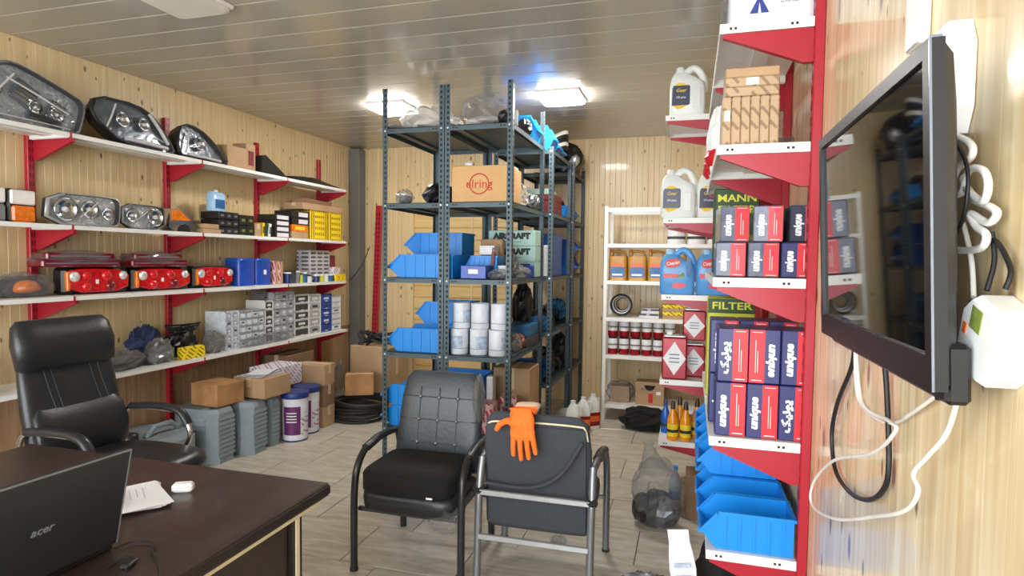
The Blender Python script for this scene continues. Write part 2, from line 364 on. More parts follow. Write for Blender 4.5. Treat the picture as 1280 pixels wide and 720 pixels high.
PW = 0.055; PR = 0.08
wl = struct(MB().box(XL-0.12, XL-0.012, YF, YB, -0.006, H+0.006).build('wall_left', 'pine'))
boards('plank', wl, MB().cbox(-0.02, 0, 0.0005, PW-0.0005, 0.72, H, 0.0018), 'pine', [(XL, YB-PW*(k+1), 0) for k in range(110)])
boards('plank', wl, MB().cbox(-0.02, -0.002, 0.001, 0.6-0.001, 0.0, 0.718, 0.003), 'plywood', [(XL, 0.35+0.6*k, 0) for k in range(10)])
wb = struct(MB().box(XL-0.1, XR+0.1, YB+0.012, YB+0.12, -0.006, H+0.006).build('wall_back', 'pine'))
boards('plank', wb, MB().cbox(0.0005, PW-0.0005, 0, 0.02, 0, H, 0.0018), 'pine', [(XL+PW*k, YB, 0) for k in range(77)])
wr = struct(MB().box(XR+0.012, XR+0.12, YF, YB, -0.006, H+0.006).build('wall_right', 'pine_gloss'))
boards('plank', wr, MB().box(0, 0.02, 0.0004, PR-0.0004, 0, H), 'pine_gloss', [(XR, YB-PR*(k+1), 0) for k in range(90)])

# steel post in the back corner, wiring duct above the television
tr = struct(MB().cbox(-3.78, -3.65, 6.20, 6.34, 0, H-0.02, 0.006).build('trim_1', 'column_grey'))
tr2 = struct(MB().cbox(XR-0.02, XR-0.001, 1.262, 1.335, 1.895, H-0.002, 0.004).build('trim_2', 'white_metal'))
MB().cbox(XR-0.023, XR-0.02, 1.270, 1.327, 1.897, H-0.004, 0.001).build('duct_cover', 'white_plastic', tr2)
# boarded-up door in the back wall: frame and lying boards
dr = struct(MB().box(-3.05, -1.62, YB-0.012, YB-0.001, 0.0, 2.06).build('door_1', 'pine_lying'))
for x0 in (-3.08, -1.65): MB().cbox(x0, x0+0.06, YB-0.045, YB-0.002, 0, 2.10, 0.004).build('door_frame', 'pine', dr)
MB().cbox(-3.08, -1.59, YB-0.045, YB-0.002, 2.04, 2.10, 0.004).build('door_frame', 'pine', dr)
boards('plank', dr, MB().cbox(-3.02, -1.65, YB-0.03, YB-0.013, 0.002, 0.128, 0.004), 'pine_lying', [(0, 0, 0.02+0.13*k) for k in range(15)])
MB().cbox(-2.33, -2.31, YB-0.036, YB-0.03, 0.02, 2.0, 0.002).build('seam_strip', 'pine', dr)

# ceiling lamps
def lamp(label, x, y, on):
    t = thing('ceiling_lamp', label, 'lamp', (x, y, H), 0, 'square ceiling lamps')
    s = 0.165
    MB().cbox(-s, s, -s, s, -0.022, -0.0005, 0.004).build('housing', 'led_rim', t)
    MB().loft([sup(0, 0, -0.0215, s-0.004, s-0.004, 24, 10), sup(0, 0, -0.04, s-0.004, s-0.004, 24, 10), sup(0, 0, -0.048, s-0.02, s-0.02, 24, 10)][::-1]).build('diffuser', 'led_on' if on else 'led_off', t)
lamp('square ceiling lamp glowing above the blue bins of the steel rack', -2.40, 4.62, True)
lamp('square ceiling lamp glowing between the steel rack and the right-hand shelves', -0.98, 4.62, True)
lamp('unlit square ceiling lamp above the desk', -2.40, 2.43, False)

# ------------------------------------------------------------------ wall shelving with red uprights
def bay(label, y0, y1, xw, side, levels, depth, ztop, brackets, group, zbot=0.0, n_slots=0):
    """side +1: fixed to the left wall (reaches towards +x); -1: to the right wall"""
    t = thing('wall_shelf_unit', label, 'shelf', (xw, y0, 0), 0, group); L = y1-y0; s = side
    X = lambda a, b: (min(s*a, s*b), max(s*a, s*b))
    for yy in brackets:
        x0, x1 = X(0.001, 0.032)
        u = MB().cbox(x0, x1, yy-0.022, yy+0.022, zbot, ztop, 0.003).build('upright', 'red_metal', t)
        mb = MB(); z = zbot+0.1
        xs = X(0.031, 0.0325)
        while z < ztop-0.06:
            for o in (-0.010, 0.006): mb.box(xs[0], xs[1], yy+o, yy+o+0.005, z, z+0.03)
            z += 0.05
        mb.build('slot_row', 'slot_dark', u)['kind'] = 'stuff'
    lip = 0.026 if side > 0 else 0.033
    for z in levels:
        b = MB(); x0, x1 = X(0.033, depth)
        b.box(x0, x1, 0.006, L-0.006, z-0.006, z-0.0008)
        xa, xb = X(depth-0.004, depth); b.box(xa, xb, 0.006, L-0.006, z-lip, z-0.006)
        xs, xe = X(0.033, depth-0.004); b.box(xs, xe, 0.006, 0.010, z-lip, z-0.006); b.box(xs, xe, L-0.010, L-0.006, z-lip, z-0.006)
        xa, xb = X(depth*0.5-0.03, depth*0.5+0.03); b.box(xa, xb, 0.012, L-0.012, z-0.014, z-0.0065)
        sh = b.build('shelf_board', 'white_metal', t)
        xa, xb = X(depth, depth+0.0008); mb = MB()
        for xx in (0.085, 0.10, depth-0.05, depth-0.035):
            xc, xd = X(xx-0.004, xx+0.004); mb.box(xc, xd, 0.0052, 0.006, z-0.022, z-0.014)
        if side < 0: mb.build('hook_hole', 'slot_dark', sh)['kind'] = 'stuff'
        for yy in brackets:
            w = 0.012
            yc = min(max(yy, 0.024), L-0.024)
            poly = [(s*0.032, z-lip-0.001), (s*(depth-0.012), z-lip-0.001), (s*(depth-0.012), z-0.045), (s*0.06, z-0.145), (s*0.032, z-0.145)]
            MB().prism(poly, 'Y', yc-w, yc+w).build('bracket', 'red_metal', t)
            if side > 0: MB().box(*X(depth-0.013, depth+0.002), yc-0.0295 if yy < 0.01 else yc-0.004, yc-0.0185 if yy < 0.01 else yc+0.004, z-0.032, z-0.001).build('bracket_tip', 'red_metal', t)
        t['n'] = 0
    del t['n']
    return t
LV = [2.20, 1.67, 1.257, 0.75]           # shelf tops on the left wall
UY = [1.694, 2.677, 3.66, 4.643, 5.626]
LG = 'white wall shelving along the pine wall with red uprights'
bay('white wall shelves with red brackets behind the black office chair', UY[0], UY[1], XL, 1, LV, 0.345, 2.52, [0.02], LG)
bay('white wall shelves with red brackets carrying the two widest tail lamps', UY[1], UY[2], XL, 1, LV, 0.345, 2.52, [0.0], LG)
bay('white wall shelves with red brackets carrying the blue canister pair', UY[2], UY[3], XL, 1, LV, 0.345, 2.52, [0.0], LG)
bay('white wall shelves with red brackets carrying the yellow cartons by the corner post', UY[3], UY[4], XL, 1, LV, 0.345, 2.52, [0.0, UY[4]-UY[3]-0.03], LG)
RV = [2.302, 1.898, 1.447, 0.893, 0.488]
RG = 'white wall shelving with red brackets beside the television'
bay('white wall shelves with red brackets right behind the television, boxes of navy and red', 2.20, 2.86, XR, -1, RV, 0.325, 2.75, [0.02], RG)
bay('white wall shelves with red brackets holding the green and lime filter boxes', 2.865, 3.52, XR, -1, RV, 0.325, 2.75, [0.02, 0.62], RG)
FV = [2.385, 1.765, 1.295, 0.768, 0.385]
bay('deep white wall shelves with red brackets carrying jugs and bottles', 3.85, 4.42, XR, -1, FV, 0.57, 2.70, [0.02, 0.55], RG)

# white free-standing rack at the back wall
def white_rack():
    t = thing('storage_rack', 'white metal storage rack with golden jerrycans against the back wall', 'rack', (-0.78, 5.66, 0)); W = 1.14; D = 0.42
    for x, y in ((0, 0), (W-0.035, 0), (0, D-0.035), (W-0.035, D-0.035)):
        b = MB(); b.box(x, x+0.035, y, y+0.004, 0, 2.0) if y == 0 else b.box(x, x+0.035, y+0.031, y+0.035, 0, 2.0)
        b.box(x, x+0.004, y, y+0.035, 0, 2.0) if x == 0 else b.box(x+0.031, x+0.035, y, y+0.035, 0, 2.0)
        b.build('post', 'white_metal', t)
    for z in (1.985, 1.655, 1.315, 0.972, 0.622, 0.157):
        b = MB()
        if z < 1.9: b.box(0.005, W-0.005, 0.005, D-0.005, z-0.008, z)
        b.box(0.036, W-0.036, 0.001, 0.006, z-0.035, z); b.box(0.036, W-0.036, D-0.006, D-0.001, z-0.035, z); b.box(0.005, 0.009, 0.036, D-0.036, z-0.035, z); b.box(W-0.009, W-0.005, 0.036, D-0.036, z-0.035, z)
        b.build('shelf_board', 'white_metal', t)
white_rack()

# grey slotted-angle racks
def steel_rack(label, x0, x1, y0, y1, zs, h, m='rack_steel'):
    t = thing('steel_rack', label, 'rack', (x0, y0, 0), 0, 'grey slotted-angle steel racks'); W = x1-x0; D = y1-y0; a = 0.038
    for ix, px in enumerate((0, W)):
        for iy, py in enumerate((0, D)):
            sx = 1 if ix == 0 else -1; sy = 1 if iy == 0 else -1; b = MB()
            xa, xb = sorted((px, px+sx*a)); ya, yb = sorted((py, py+sy*0.003)); b.box(xa, xb, ya, yb, 0, h)
            xa, xb = sorted((px, px+sx*0.003)); ya, yb = sorted((py+sy*0.003, py+sy*a)); b.box(xa, xb, ya, yb, 0, h)
            p = b.build('post', m, t); hb = MB(); z = 0.04
            while z < h-0.02:
                xc = px+sx*0.022; xa, xb = xc-0.0065, xc+0.0065
                yo = py-sy*0.0008; hb.box(xa, xb, min(py, yo), max(py, yo), z, z+0.018)
                yc = py+sy*0.022; xo = px-sx*0.0008; hb.box(min(px, xo), max(px, xo), yc-0.0065, yc+0.0065, z, z+0.018)
                z += 0.036
            hb.build('slot_row', 'rack_hole', p)['kind'] = 'stuff'
            if iy == 0:
                bb = MB()
                for z in zs: bb.lathe([(0.0085, 0), (0.0085, -0.004), (0.004, -0.006)], 8, (px+sx*0.022, py-0.0008, z-0.018), 'Y')
                bb.build('bolt_row', 'bolt_zinc', p)['kind'] = 'stuff'
    for z in zs:
        b = MB(); b.box(0.004, W-0.004, 0.004, D-0.004, z-0.004, z)
        b.box(0.004, W-0.004, 0.004, 0.007, z-0.036, z); b.box(0.004, W-0.004, D-0.007, D-0.004, z-0.036, z); b.box(0.004, 0.007, 0.007, D-0.007, z-0.036, z); b.box(W-0.007, W-0.004, 0.007, D-0.007, z-0.036, z)
        b.box(0.05, 0.10, 0.02, D-0.02, z-0.02, z-0.004); b.box(W-0.10, W-0.05, 0.02, D-0.02, z-0.02, z-0.004)
        sh = b.build('shelf_board', m, t); hb = MB()
        for x in (0.055, 0.078, W-0.09, W-0.067): hb.box(x, x+0.014, 0.0032, 0.004, z-0.022, z-0.014)
        hb.build('slot_row', 'rack_hole', sh)['kind'] = 'stuff'
AV = [0.285, 0.83, 1.362, 1.888, 2.412]
steel_rack('grey slotted steel rack holding only blue bins and a sheet on top', -2.115, -1.645, 3.91, 4.83, AV, 2.69)
steel_rack('grey slotted steel rack with the printed tan carton and white tins', -1.64, -1.155, 3.91, 4.83, AV, 2.69)
CV = [0.47, 0.90, 1.362, 1.888, 2.40]
steel_rack('grey slotted steel rack with the tall blue box, second along the aisle', -1.60, -1.09, 4.87, 5.66, CV, 2.42)
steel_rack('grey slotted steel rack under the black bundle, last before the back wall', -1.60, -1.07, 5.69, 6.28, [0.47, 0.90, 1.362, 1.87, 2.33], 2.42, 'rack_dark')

# loose red upright leaning in the corner
t = thing('spare_upright', 'loose red slotted upright leaning on the back wall by the grey post', 'upright', (-3.44, 6.14, 0), 0, rot=(R(-4.0), 0, 0))
MB().cbox(-0.035, 0.035, -0.02, 0.02, 0, 2.1, 0.003).build('channel', 'red_metal', t)
mb = MB()
for k in range(38): mb.box(-0.02, -0.01, -0.0208, -0.02, 0.06+k*0.052, 0.09+k*0.052); mb.box(0.01, 0.02, -0.0208, -0.02, 0.06+k*0.052, 0.09+k*0.052)
mb.build('slot_row', 'slot_dark', t)['kind'] = 'stuff'
# ------------------------------------------------------------------ reusable goods
def ring2(poly, k, y, c=None):
    cx = sum(p[0] for p in poly)/len(poly); cz = sum(p[1] for p in poly)/len(poly)
    return [(cx+(u-cx)*k, y, cz+(v-cz)*k) for u, v in poly]
def dense(poly, n=3):
    """round a polygon by corner cutting"""
    for _ in range(n):
        out = []
        for i in range(len(poly)):
            a, b = poly[i], poly[(i+1) % len(poly)]
            out += [(a[0]*0.78+b[0]*0.22, a[1]*0.78+b[1]*0.22), (a[0]*0.22+b[0]*0.78, a[1]*0.22+b[1]*0.78)]
        poly = out
    return poly
def headlamp(label, loc, rot, outline, d, bowls, group, bars=(), body='black_plastic', bezel='dark_grey', amber=None, tray='reflector', cells=()):
    """faces -y in its own frame"""
    t = thing('headlamp', label, 'headlamp', loc, 0, group, rot)
    o = dense(outline, 1)
    MB().loft([ring2(o, 0.91, 0.035), ring2(o, 0.93, 0.004), ring2(o, 1.0, 0.004), ring2(o, 1.0, 0.03), ring2(o, 0.86, d*0.6), ring2(o, 0.5, d)], smooth=False).build('housing', body, t)
    MB().loft([ring2(o, 0.915, 0.034), ring2(o, 0.915, 0.030)], smooth=False).build('reflector_tray', tray, t)
    for u, v, r in bowls:
        b = MB().lathe([(r, -0.002), (r*1.04, 0.0), (r*1.0, 0.008), (r*0.75, 0.022), (r*0.35, 0.029), (0.001, 0.03)], 20, (u, 0.0, v), 'Y', cap=False).build('reflector_bowl', 'chrome', t)
        MB().lathe([(0.001, -0.006), (r*0.2, -0.004), (r*0.26, 0.006), (r*0.2, 0.026)], 10, (u, 0.0, v), 'Y').build('bulb', 'lamp_white', b)
    for (u, v, w, h, an) in cells:
        ce = MB(); ce.box(-w/2, w/2, 0.020, 0.029, -h/2, h/2); st = len(ce.v)
        cell = MB().cbox(-w/2, w/2, 0.012, 0.029, -h/2, h/2, 0.006).build('reflector_cell', 'tray_dark', t, (u, 0, v), (0, R(an), 0))
        for k in range(4):
            z0 = -h/2+h*(0.08+0.22*k); MB().prism([(0.013, z0), (0.0, z0+h*0.08), (0.013, z0+h*0.16)], 'X', -w*0.42, w*0.42).build('facet', 'chrome', cell)
    for (u0, v0, u1, v1, w) in bars:
        MB().tube([(u0, 0.006, v0), ((u0+u1)/2, 0.0, (v0+v1)/2), (u1, 0.006, v1)], w, 6).build('light_bar', 'lamp_white', t)
    if amber: MB().prism(dense(amber, 1), 'Y', 0.022, 0.002).build('indicator', 'amber', t)
    MB().loft([ring2(o, 1.0, 0.004), ring2(o, 0.965, -0.006), ring2(o, 0.93, -0.004)], cap=False).build('bezel', bezel, t)
    MB().loft([ring2(o, 0.945, -0.003), ring2(o, 0.9, -0.012), ring2(o, 0.6, -0.022), ring2(o, 0.1, -0.026), ring2(o, 0.01, -0.026)], cap=False).build('lens', 'lens_clear', t)
    return t
def tail_lamp(label, loc, rot, w, h, d, group):
    t = thing('tail_lamp', label, 'tail lamp', loc, 0, group, rot)
    MB().cbox(0, w, 0.02, d, 0, h, 0.02).build('housing', 'black_plastic', t)
    MB().loft([ring2(dense([(0.02, 0.01), (w-0.02, 0.01), (w-0.01, h-0.02), (w*0.3, h-0.005), (0.01, h-0.02)], 1), k, yy) for k, yy in ((1, 0.022), (1, 0.008), (0.93, 0.0))], smooth=False).build('lens', 'tail_red', t)
    for i, (fu, fv, m, r) in enumerate(((0.12, 0.66, 'reflector', 0.032), (0.30, 0.70, 'tail_red', 0.03), (0.30, 0.28, 'tail_red', 0.03), (0.60, 0.68, 'tail_red', 0.034), (0.66, 0.28, 'tail_dark', 0.032), (0.86, 0.68, 'reflector', 0.028))):
        MB().lathe([(r, 0.003), (r*0.98, -0.008), (r*0.6, -0.016), (0.001, -0.018)], 14, (w*fu, 0, h*fv), 'Y').build('lamp_dome', m, t)
    MB().box(w*0.43, w*0.47, -0.003, 0.003, h*0.38, h*0.54).build('sticker', 'white_ink', t)
    MB().cbox(0.005, w*0.06, -0.004, 0.02, h*0.15, h*0.85, 0.004).build('indicator', 'amber', t)
    return t
def carton(label, x0, x1, y0, y1, z0, z1, m='cardboard', rz=0.0, tape='tape', name='cardboard_box', cat='box', group=None, flaps=False, face=None):
    cx, cy = (x0+x1)/2, (y0+y1)/2; a, b, h = (x1-x0)/2, (y1-y0)/2, z1-z0
    t = thing(name, label, cat, (cx, cy, z0), rz, group)
    MB().cbox(-a, a, -b, b, 0, h, min(0.004, h*0.1)).build('body', m, t)
    if tape:
        g = MB(); w = min(0.022, b*0.35)
        if a >= b: g.box(-a+0.001, a-0.001, -w, w, h, h+0.0012); g.box(a, a+0.001, -w, w, h*0.55, h+0.0012); g.box(-a-0.001, -a, -w, w, h*0.55, h+0.0012)
        else: g.box(-w, w, -b+0.001, b-0.001, h, h+0.0012); g.box(-w, w, -b-0.001, -b, h*0.55, h+0.0012); g.box(-w, w, b, b+0.001, h*0.55, h+0.0012)
        g.build('tape', tape, t)
    if flaps:
        MB().prism([(-a, h), (-a-0.05, h+0.05), (-a-0.053, h+0.047), (-a-0.003, h-0.003)], 'Y', -b, b).build('flap', m, t)
        MB().prism([(a, h), (a+0.04, h+0.06), (a+0.043, h+0.057), (a+0.003, h-0.003)], 'Y', -b, b).build('flap', m, t)
    if face:
        MB().box(-a*0.6, a*0.6, -b-0.001, -b, h*0.25, h*0.75).build('label', face, t)
        MB().box(a, a+0.001, -b*0.6, b*0.6, h*0.25, h*0.75).build('label', face, t)
    return t
def heap(name, label, cat, loc, rad, seed, m, amp=0.35, freq=2.6, extra=None, group=None, ridged=True, rz=0.0, part=None):
    """crumpled or lumpy thing resting at loc; extra: [(part name, material, offset, radii)]"""
    t = thing(name, label, cat, loc, rz, group)
    MB().crumple((0, 0, rad[2]*0.9), rad, seed, amp, freq, floor=0.0, ridged=ridged).build(part or 'body', m, t)
    for i, (pn, pm, off, pr) in enumerate(extra or ()):
        MB().crumple(off, pr, seed+1.3*i+5, 0.3, 2.2, 12, 8, floor=0.0, ridged=False).build(pn, pm, t)
    return t
LROT = (0, 0, R(90))            # front towards the aisle from the left wall
HG = 'headlamps on the wall shelves'
# ------------------------------------------------------------------ left wall, top shelf
headlamp('large truck headlamp leaning at the near end of the top shelf', (-3.52, 2.24, 2.205), (R(-8), 0, R(90)),
         [(0, 0.0), (0, 0.25), (0.17, 0.345), (0.26, 0.345), (0.58, 0.235), (0.62, 0.19), (0.565, 0.03), (0.53, 0.0)], 0.17, [(0.31, 0.115, 0.035), (0.43, 0.10, 0.035)], HG,
         [(0.18, 0.25, 0.5, 0.12, 0.006), (0.03, 0.06, 0.22, 0.28, 0.006), (0.10, 0.04, 0.50, 0.03, 0.004)], 'dark_grey', 'mid_grey', tray='tray_grey', cells=[(0.27, 0.185, 0.13, 0.13, 30), (0.44, 0.12, 0.10, 0.12, 25), (0.09, 0.15, 0.09, 0.14, 30), (0.36, 0.06, 0.2, 0.04, 8)])
headlamp('dark swept headlamp in the middle of the three on the top shelf', (-3.52, 2.86, 2.205), (R(-6), 0, R(90)),
         [(0.0, 0.16), (0.06, 0.29), (0.36, 0.30), (0.50, 0.24), (0.64, 0.04), (0.62, 0.0), (0.22, 0.0)], 0.19, [(0.40, 0.17, 0.045), (0.24, 0.17, 0.05)], HG,
         [(0.45, 0.255, 0.585, 0.07, 0.012), (0.25, 0.05, 0.575, 0.04, 0.014), (0.12, 0.10, 0.20, 0.26, 0.006)], 'black_plastic', 'black_plastic', tray='tray_dark')
headlamp('smallest headlamp on the top shelf, beside the brown box', (-3.52, 3.515, 2.205), (R(-6), 0, R(90)),
         [(0.0, 0.05), (0.03, 0.22), (0.14, 0.27), (0.30, 0.22), (0.50, 0.05), (0.48, 0.0), (0.05, 0.0)], 0.2, [(0.22, 0.13, 0.05)], HG, [(0.10, 0.035, 0.42, 0.03, 0.010), (0.08, 0.04, 0.13, 0.2, 0.006)], 'black_plastic', 'black_plastic', tray='tray_dark')
carton('plain brown box standing beside the smallest headlamp on the top shelf', -3.73, -3.54, 4.02, 4.24, 2.20, 2.385)
carton('narrow brown box with a dark red end on the top shelf', -3.70, -3.56, 4.26, 4.37, 2.20, 2.44, face='maroon_box', tape=None)
t = thing('plastic_bracket', 'black angular plastic bracket next to the narrow brown box on the top shelf', 'bracket', (-3.58, 4.40, 2.20))
MB().prism([(0, 0), (0, 0.16), (0.05, 0.17), (0.30, 0.04), (0.31, 0)], 'X', -0.06, 0.06).build('web', 'black_plastic', t)
MB().tube([(0.0, 0.02, 0.15), (0.03, 0.15, 0.11), (0.0, 0.30, 0.03)], 0.014, 6).build('rib', 'black_plastic', t)
MB().cbox(-0.08, 0.08, 0.0, 0.32, 0.0, 0.015, 0.004).build('flange', 'black_plastic', t)
t = thing('trim_strip', 'long flat black moulding lying at the far end of the top shelf', 'moulding', (-3.56, 4.76, 2.20))
MB().loft([[(-0.09, 0, 0.0), (0.09, 0, 0.0), (0.08, 0, 0.03), (-0.08, 0, 0.03)], [(-0.10, 0.3, 0), (0.10, 0.3, 0), (0.09, 0.3, 0.055), (-0.09, 0.3, 0.055)], [(-0.06, 0.86, 0), (0.06, 0.86, 0), (0.05, 0.86, 0.014), (-0.05, 0.86, 0.014)]], smooth=False).build('body', 'black_plastic', t)
MB().tube([(-0.02, 0.02, 0.035), (0.0, 0.3, 0.06), (0.02, 0.84, 0.018)], 0.008, 6).build('rib', 'dark_grey', t)
# ------------------------------------------------------------------ left wall, second shelf
def corner_lamp(label, loc, w, h, m_low, group):
    t = thing('corner_lamp', label, 'lamp', loc, 0, group, LROT)
    MB().cbox(0, w, 0.012, 0.12, 0, h, 0.012).build('housing', 'black_plastic', t)
    MB().cbox(0.004, w-0.004, -0.006, 0.014, h*0.54, h-0.006, 0.008).build('upper_lens', 'lamp_white', t)
    MB().cbox(0.008, w-0.008, -0.012, 0.014, 0.004, h*0.5, 0.01).build('lower_lens', m_low, t)
CG = 'corner lamps on the second shelf'
corner_lamp('small grey corner lamp beside the orange and white one', (-3.53, 2.225, 1.67), 0.155, 0.19, 'mid_grey', CG)
corner_lamp('corner lamp with white upper and orange lower lens', (-3.53, 2.395, 1.67), 0.14, 0.185, 'amber', CG)
headlamp('long rectangular headlamp with twin reflectors on the second shelf', (-3.53, 2.575, 1.675), LROT, [(0, 0.0), (0.02, 0.185), (0.45, 0.19), (0.49, 0.16), (0.48, 0.02), (0.44, 0.0)], 0.13, [(0.13, 0.09, 0.07), (0.28, 0.1, 0.055), (0.40, 0.08, 0.04)], HG, [(0.22, 0.05, 0.34, 0.15, 0.004)], 'dark_grey', 'silver', tray='silver_bright')
headlamp('shorter rectangular headlamp beside the twin-reflector one on the second shelf', (-3.53, 3.07, 1.675), LROT, [(0, 0.0), (0, 0.165), (0.32, 0.16), (0.335, 0.14), (0.335, 0.0)], 0.13, [(0.26, 0.085, 0.062), (0.08, 0.085, 0.045)], HG, [(0.1, 0.05, 0.2, 0.12, 0.004)], 'black_plastic', 'mid_grey', tray='silver_bright')
t = thing('side_lamp', 'sloping side lamp with orange lens and chrome surround on the second shelf', 'lamp', (-3.53, 3.43, 1.67), 0, None, LROT)
MB().prism(dense([(0, 0), (0.02, 0.16), (0.10, 0.17), (0.27, 0.05), (0.28, 0)], 1), 'Y', 0.0, 0.1).build('housing', 'chrome', t)
MB().prism([(0.03, 0.08), (0.035, 0.155), (0.10, 0.155), (0.2, 0.085)], 'Y', -0.006, 0.002).build('lens', 'amber', t)
MB().prism(arc(0.14, 0.0, 0.06, 0, 180), 'Y', -0.004, 0.002).build('wheel_recess', 'black_plastic', t)
for i, (y0, y1, z, h) in enumerate(((3.72, 3.90, 1.67, 0.035), (3.73, 3.88, 1.707, 0.035))):
    carton(('flat brown box lying under another beside the orange side lamp', 'flat brown box lying on top of another beside the orange side lamp')[i], -3.66, -3.50, y0, y1, z, z+h, tape=None)
def pack_pile(label, y0, y1, z0, rows, cols, ph, m, lids, x0=-3.70, x1=-3.52, group=None):
    """small shrink-wrapped block of dark packets"""
    t = thing('packet_block', label, 'packets', ((x0+x1)/2, y0, z0), 0, group); w = (y1-y0)/cols
    for r in range(rows):
        for c in range(cols):
            p = MB().cbox(x0-(x0+x1)/2, x1-(x0+x1)/2, c*w+0.003, (c+1)*w-0.003, r*ph+0.002, (r+1)*ph-0.002, 0.004).build('packet', m, t)
            MB().box(x1-(x0+x1)/2, x1-(x0+x1)/2+0.001, c*w+w*0.3, c*w+w*0.7, r*ph+ph*0.35, r*ph+ph*0.6).build('sticker', lids, p)
    return t
pack_pile('block of glossy black packets under the pale blue pack', 3.90, 4.12, 1.67, 3, 3, 0.06, 'black_plastic', 'mid_grey')
pack_pile('block of black packets with green marks beside the other black packets', 4.125, 4.30, 1.67, 2, 2, 0.085, 'black_plastic', 'green_label')
t = thing('coolant_pack', 'pale blue upright pack standing on the black packets', 'pack', (-3.60, 3.96, 1.852))
MB().loft([sup(0, 0, 0, 0.04, 0.07, 16, 6), sup(0, 0, 0.12, 0.04, 0.07, 16, 6), sup(0, 0, 0.15, 0.015, 0.066, 16, 6)]).build('body', 'jug_pale', t)
MB().box(0.04, 0.0412, -0.05, 0.05, 0.02, 0.09).build('label', 'label_blue', t)
MB().lathe([(0.014, 0.149), (0.014, 0.165)], 10, (0, 0, 0)).build('cap', 'white_plastic', t)
carton('small brown box leaning behind the pale blue pack', -3.735, -3.70, 4.02, 4.10, 1.8525, 1.95, tape=None)
carton('little tan box beside the green and yellow leaflets on the second shelf', -3.68, -3.53, 4.32, 4.40, 1.67, 1.775)
for i, (y, m, tl) in enumerate(((4.42, 'yellow', 6), (4.46, 'filter_green', 8), (4.50, 'white_plastic', 10))):
    t = thing('leaflet_box', ('thin yellow box', 'thin green box', 'thin white box')[i]+' leaning in the row of three slim boxes on the second shelf', 'box', (-3.6, y, 1.672), 0, 'slim boxes on the second shelf', (R(-tl), 0, 0))
    MB().cbox(-0.06, 0.06, 0, 0.028, 0, 0.12, 0.003).build('body', m, t); MB().box(0.06, 0.061, 0.006, 0.022, 0.03, 0.09).build('sticker', 'black_ink', t)
BW = 'black boxes with white end labels on the second shelf'
k = 0
for (y0, z0, nm) in ((4.57, 1.67, 'lowest'), (4.57, 1.722, 'second lowest'), (4.57, 1.774, 'third'), (4.57, 1.826, 'topmost')):
    t = thing('parts_box', f'black parts box with white end label, {nm} in the stack of four', 'box', (-3.60, y0, z0), 0, BW)
    MB().cbox(-0.11, 0.08, 0, 0.20, 0, 0.05, 0.002).build('body', 'black_plastic', t); MB().box(0.08, 0.0812, 0.02, 0.18, 0.008, 0.042).build('label', 'paper', t)
for (y0, z0, nm) in ((4.80, 1.80, 'beneath another one'), (4.80, 1.865, 'on top of another one')):
    t = thing('parts_box', f'wide black parts box beside the yellow cartons, {nm}', 'box', (-3.60, y0, z0), 0, BW)
    MB().cbox(-0.11, 0.08, 0, 0.26, 0, 0.062, 0.002).build('body', 'black_plastic', t); MB().box(0.08, 0.0812, 0.10, 0.24, 0.01, 0.05).build('label', 'paper', t)
carton('tan box carrying the small orange-yellow carton on the second shelf', -3.70, -3.52, 4.80, 5.04, 1.67, 1.735, tape=None)
carton('small orange-yellow carton between the black boxes and the yellow stack', -3.70, -3.52, 4.80, 5.04, 1.736, 1.799, 'amber', tape=None, face='yellow_label')
YG = 'yellow printed cartons near the corner post'
for r in range(5):
    for c in range(2):
        carton(f'yellow printed carton, {("bottom", "second", "third", "fourth", "top")[r]} of the {("near", "far")[c]} yellow stack', -3.70, -3.51+0.02*c, 5.075+0.28*c, 5.345+0.245*c, 1.67+0.056*r, 1.6695+0.056*(r+1), 'yellow_print', tape=None, group=YG, face='yellow_label')
carton('large flat brown carton lying across the yellow carton stacks', -3.72, -3.50, 4.96, 5.60, 1.951, 2.015, 'cardboard', rz=R(-2), group=None)
carton('open flat brown tray on top of the large flat carton', -3.70, -3.54, 5.02, 5.50, 2.0165, 2.06, 'cardboard_dark', rz=R(4), tape=None)
# ------------------------------------------------------------------ left wall, third shelf
def wrapped_lamp(label, loc, seed):
    t = thing('wrapped_indicator', label, 'lamp', loc, 0, 'orange indicator lamps in plastic', LROT)
    MB().prism(dense([(0, 0), (0.0, 0.05), (0.06, 0.11), (0.16, 0.12), (0.24, 0.04), (0.25, 0)], 1), 'Y', 0.02, 0.12).build('housing', 'dark_grey', t)
    MB().loft([ring2(dense([(0.04, 0.02), (0.06, 0.09), (0.15, 0.10), (0.20, 0.03)], 2), q, yy) for q, yy in ((1, 0.025), (0.95, -0.012), (0.5, -0.03))]).build('lens', 'amber', t)
    MB().crumple((0.125, 0.05, 0.06), (0.155, 0.09, 0.075), seed, 0.22, 2.4, 18, 10, floor=0.001).build('wrapping', 'film', t)
wrapped_lamp('orange indicator lamp in plastic, half hidden at the near end of the third shelf', (-3.55, 2.04, 1.257), 1.2)
wrapped_lamp('orange indicator lamp in plastic beside the first red tail lamp', (-3.56, 2.385, 1.257), 2.7)
TG = 'red tail lamps on the third shelf'
tail_lamp('red tail lamp nearest the wrapped orange indicators', (-3.54, 2.70, 1.257), LROT, 0.44, 0.165, 0.12, TG)
tail_lamp('red tail lamp in the middle of the row of three', (-3.54, 3.17, 1.257), LROT, 0.48, 0.16, 0.12, TG)
tail_lamp('red tail lamp standing beside the blue canister pair', (-3.54, 3.69, 1.257), LROT, 0.40, 0.165, 0.12, TG)
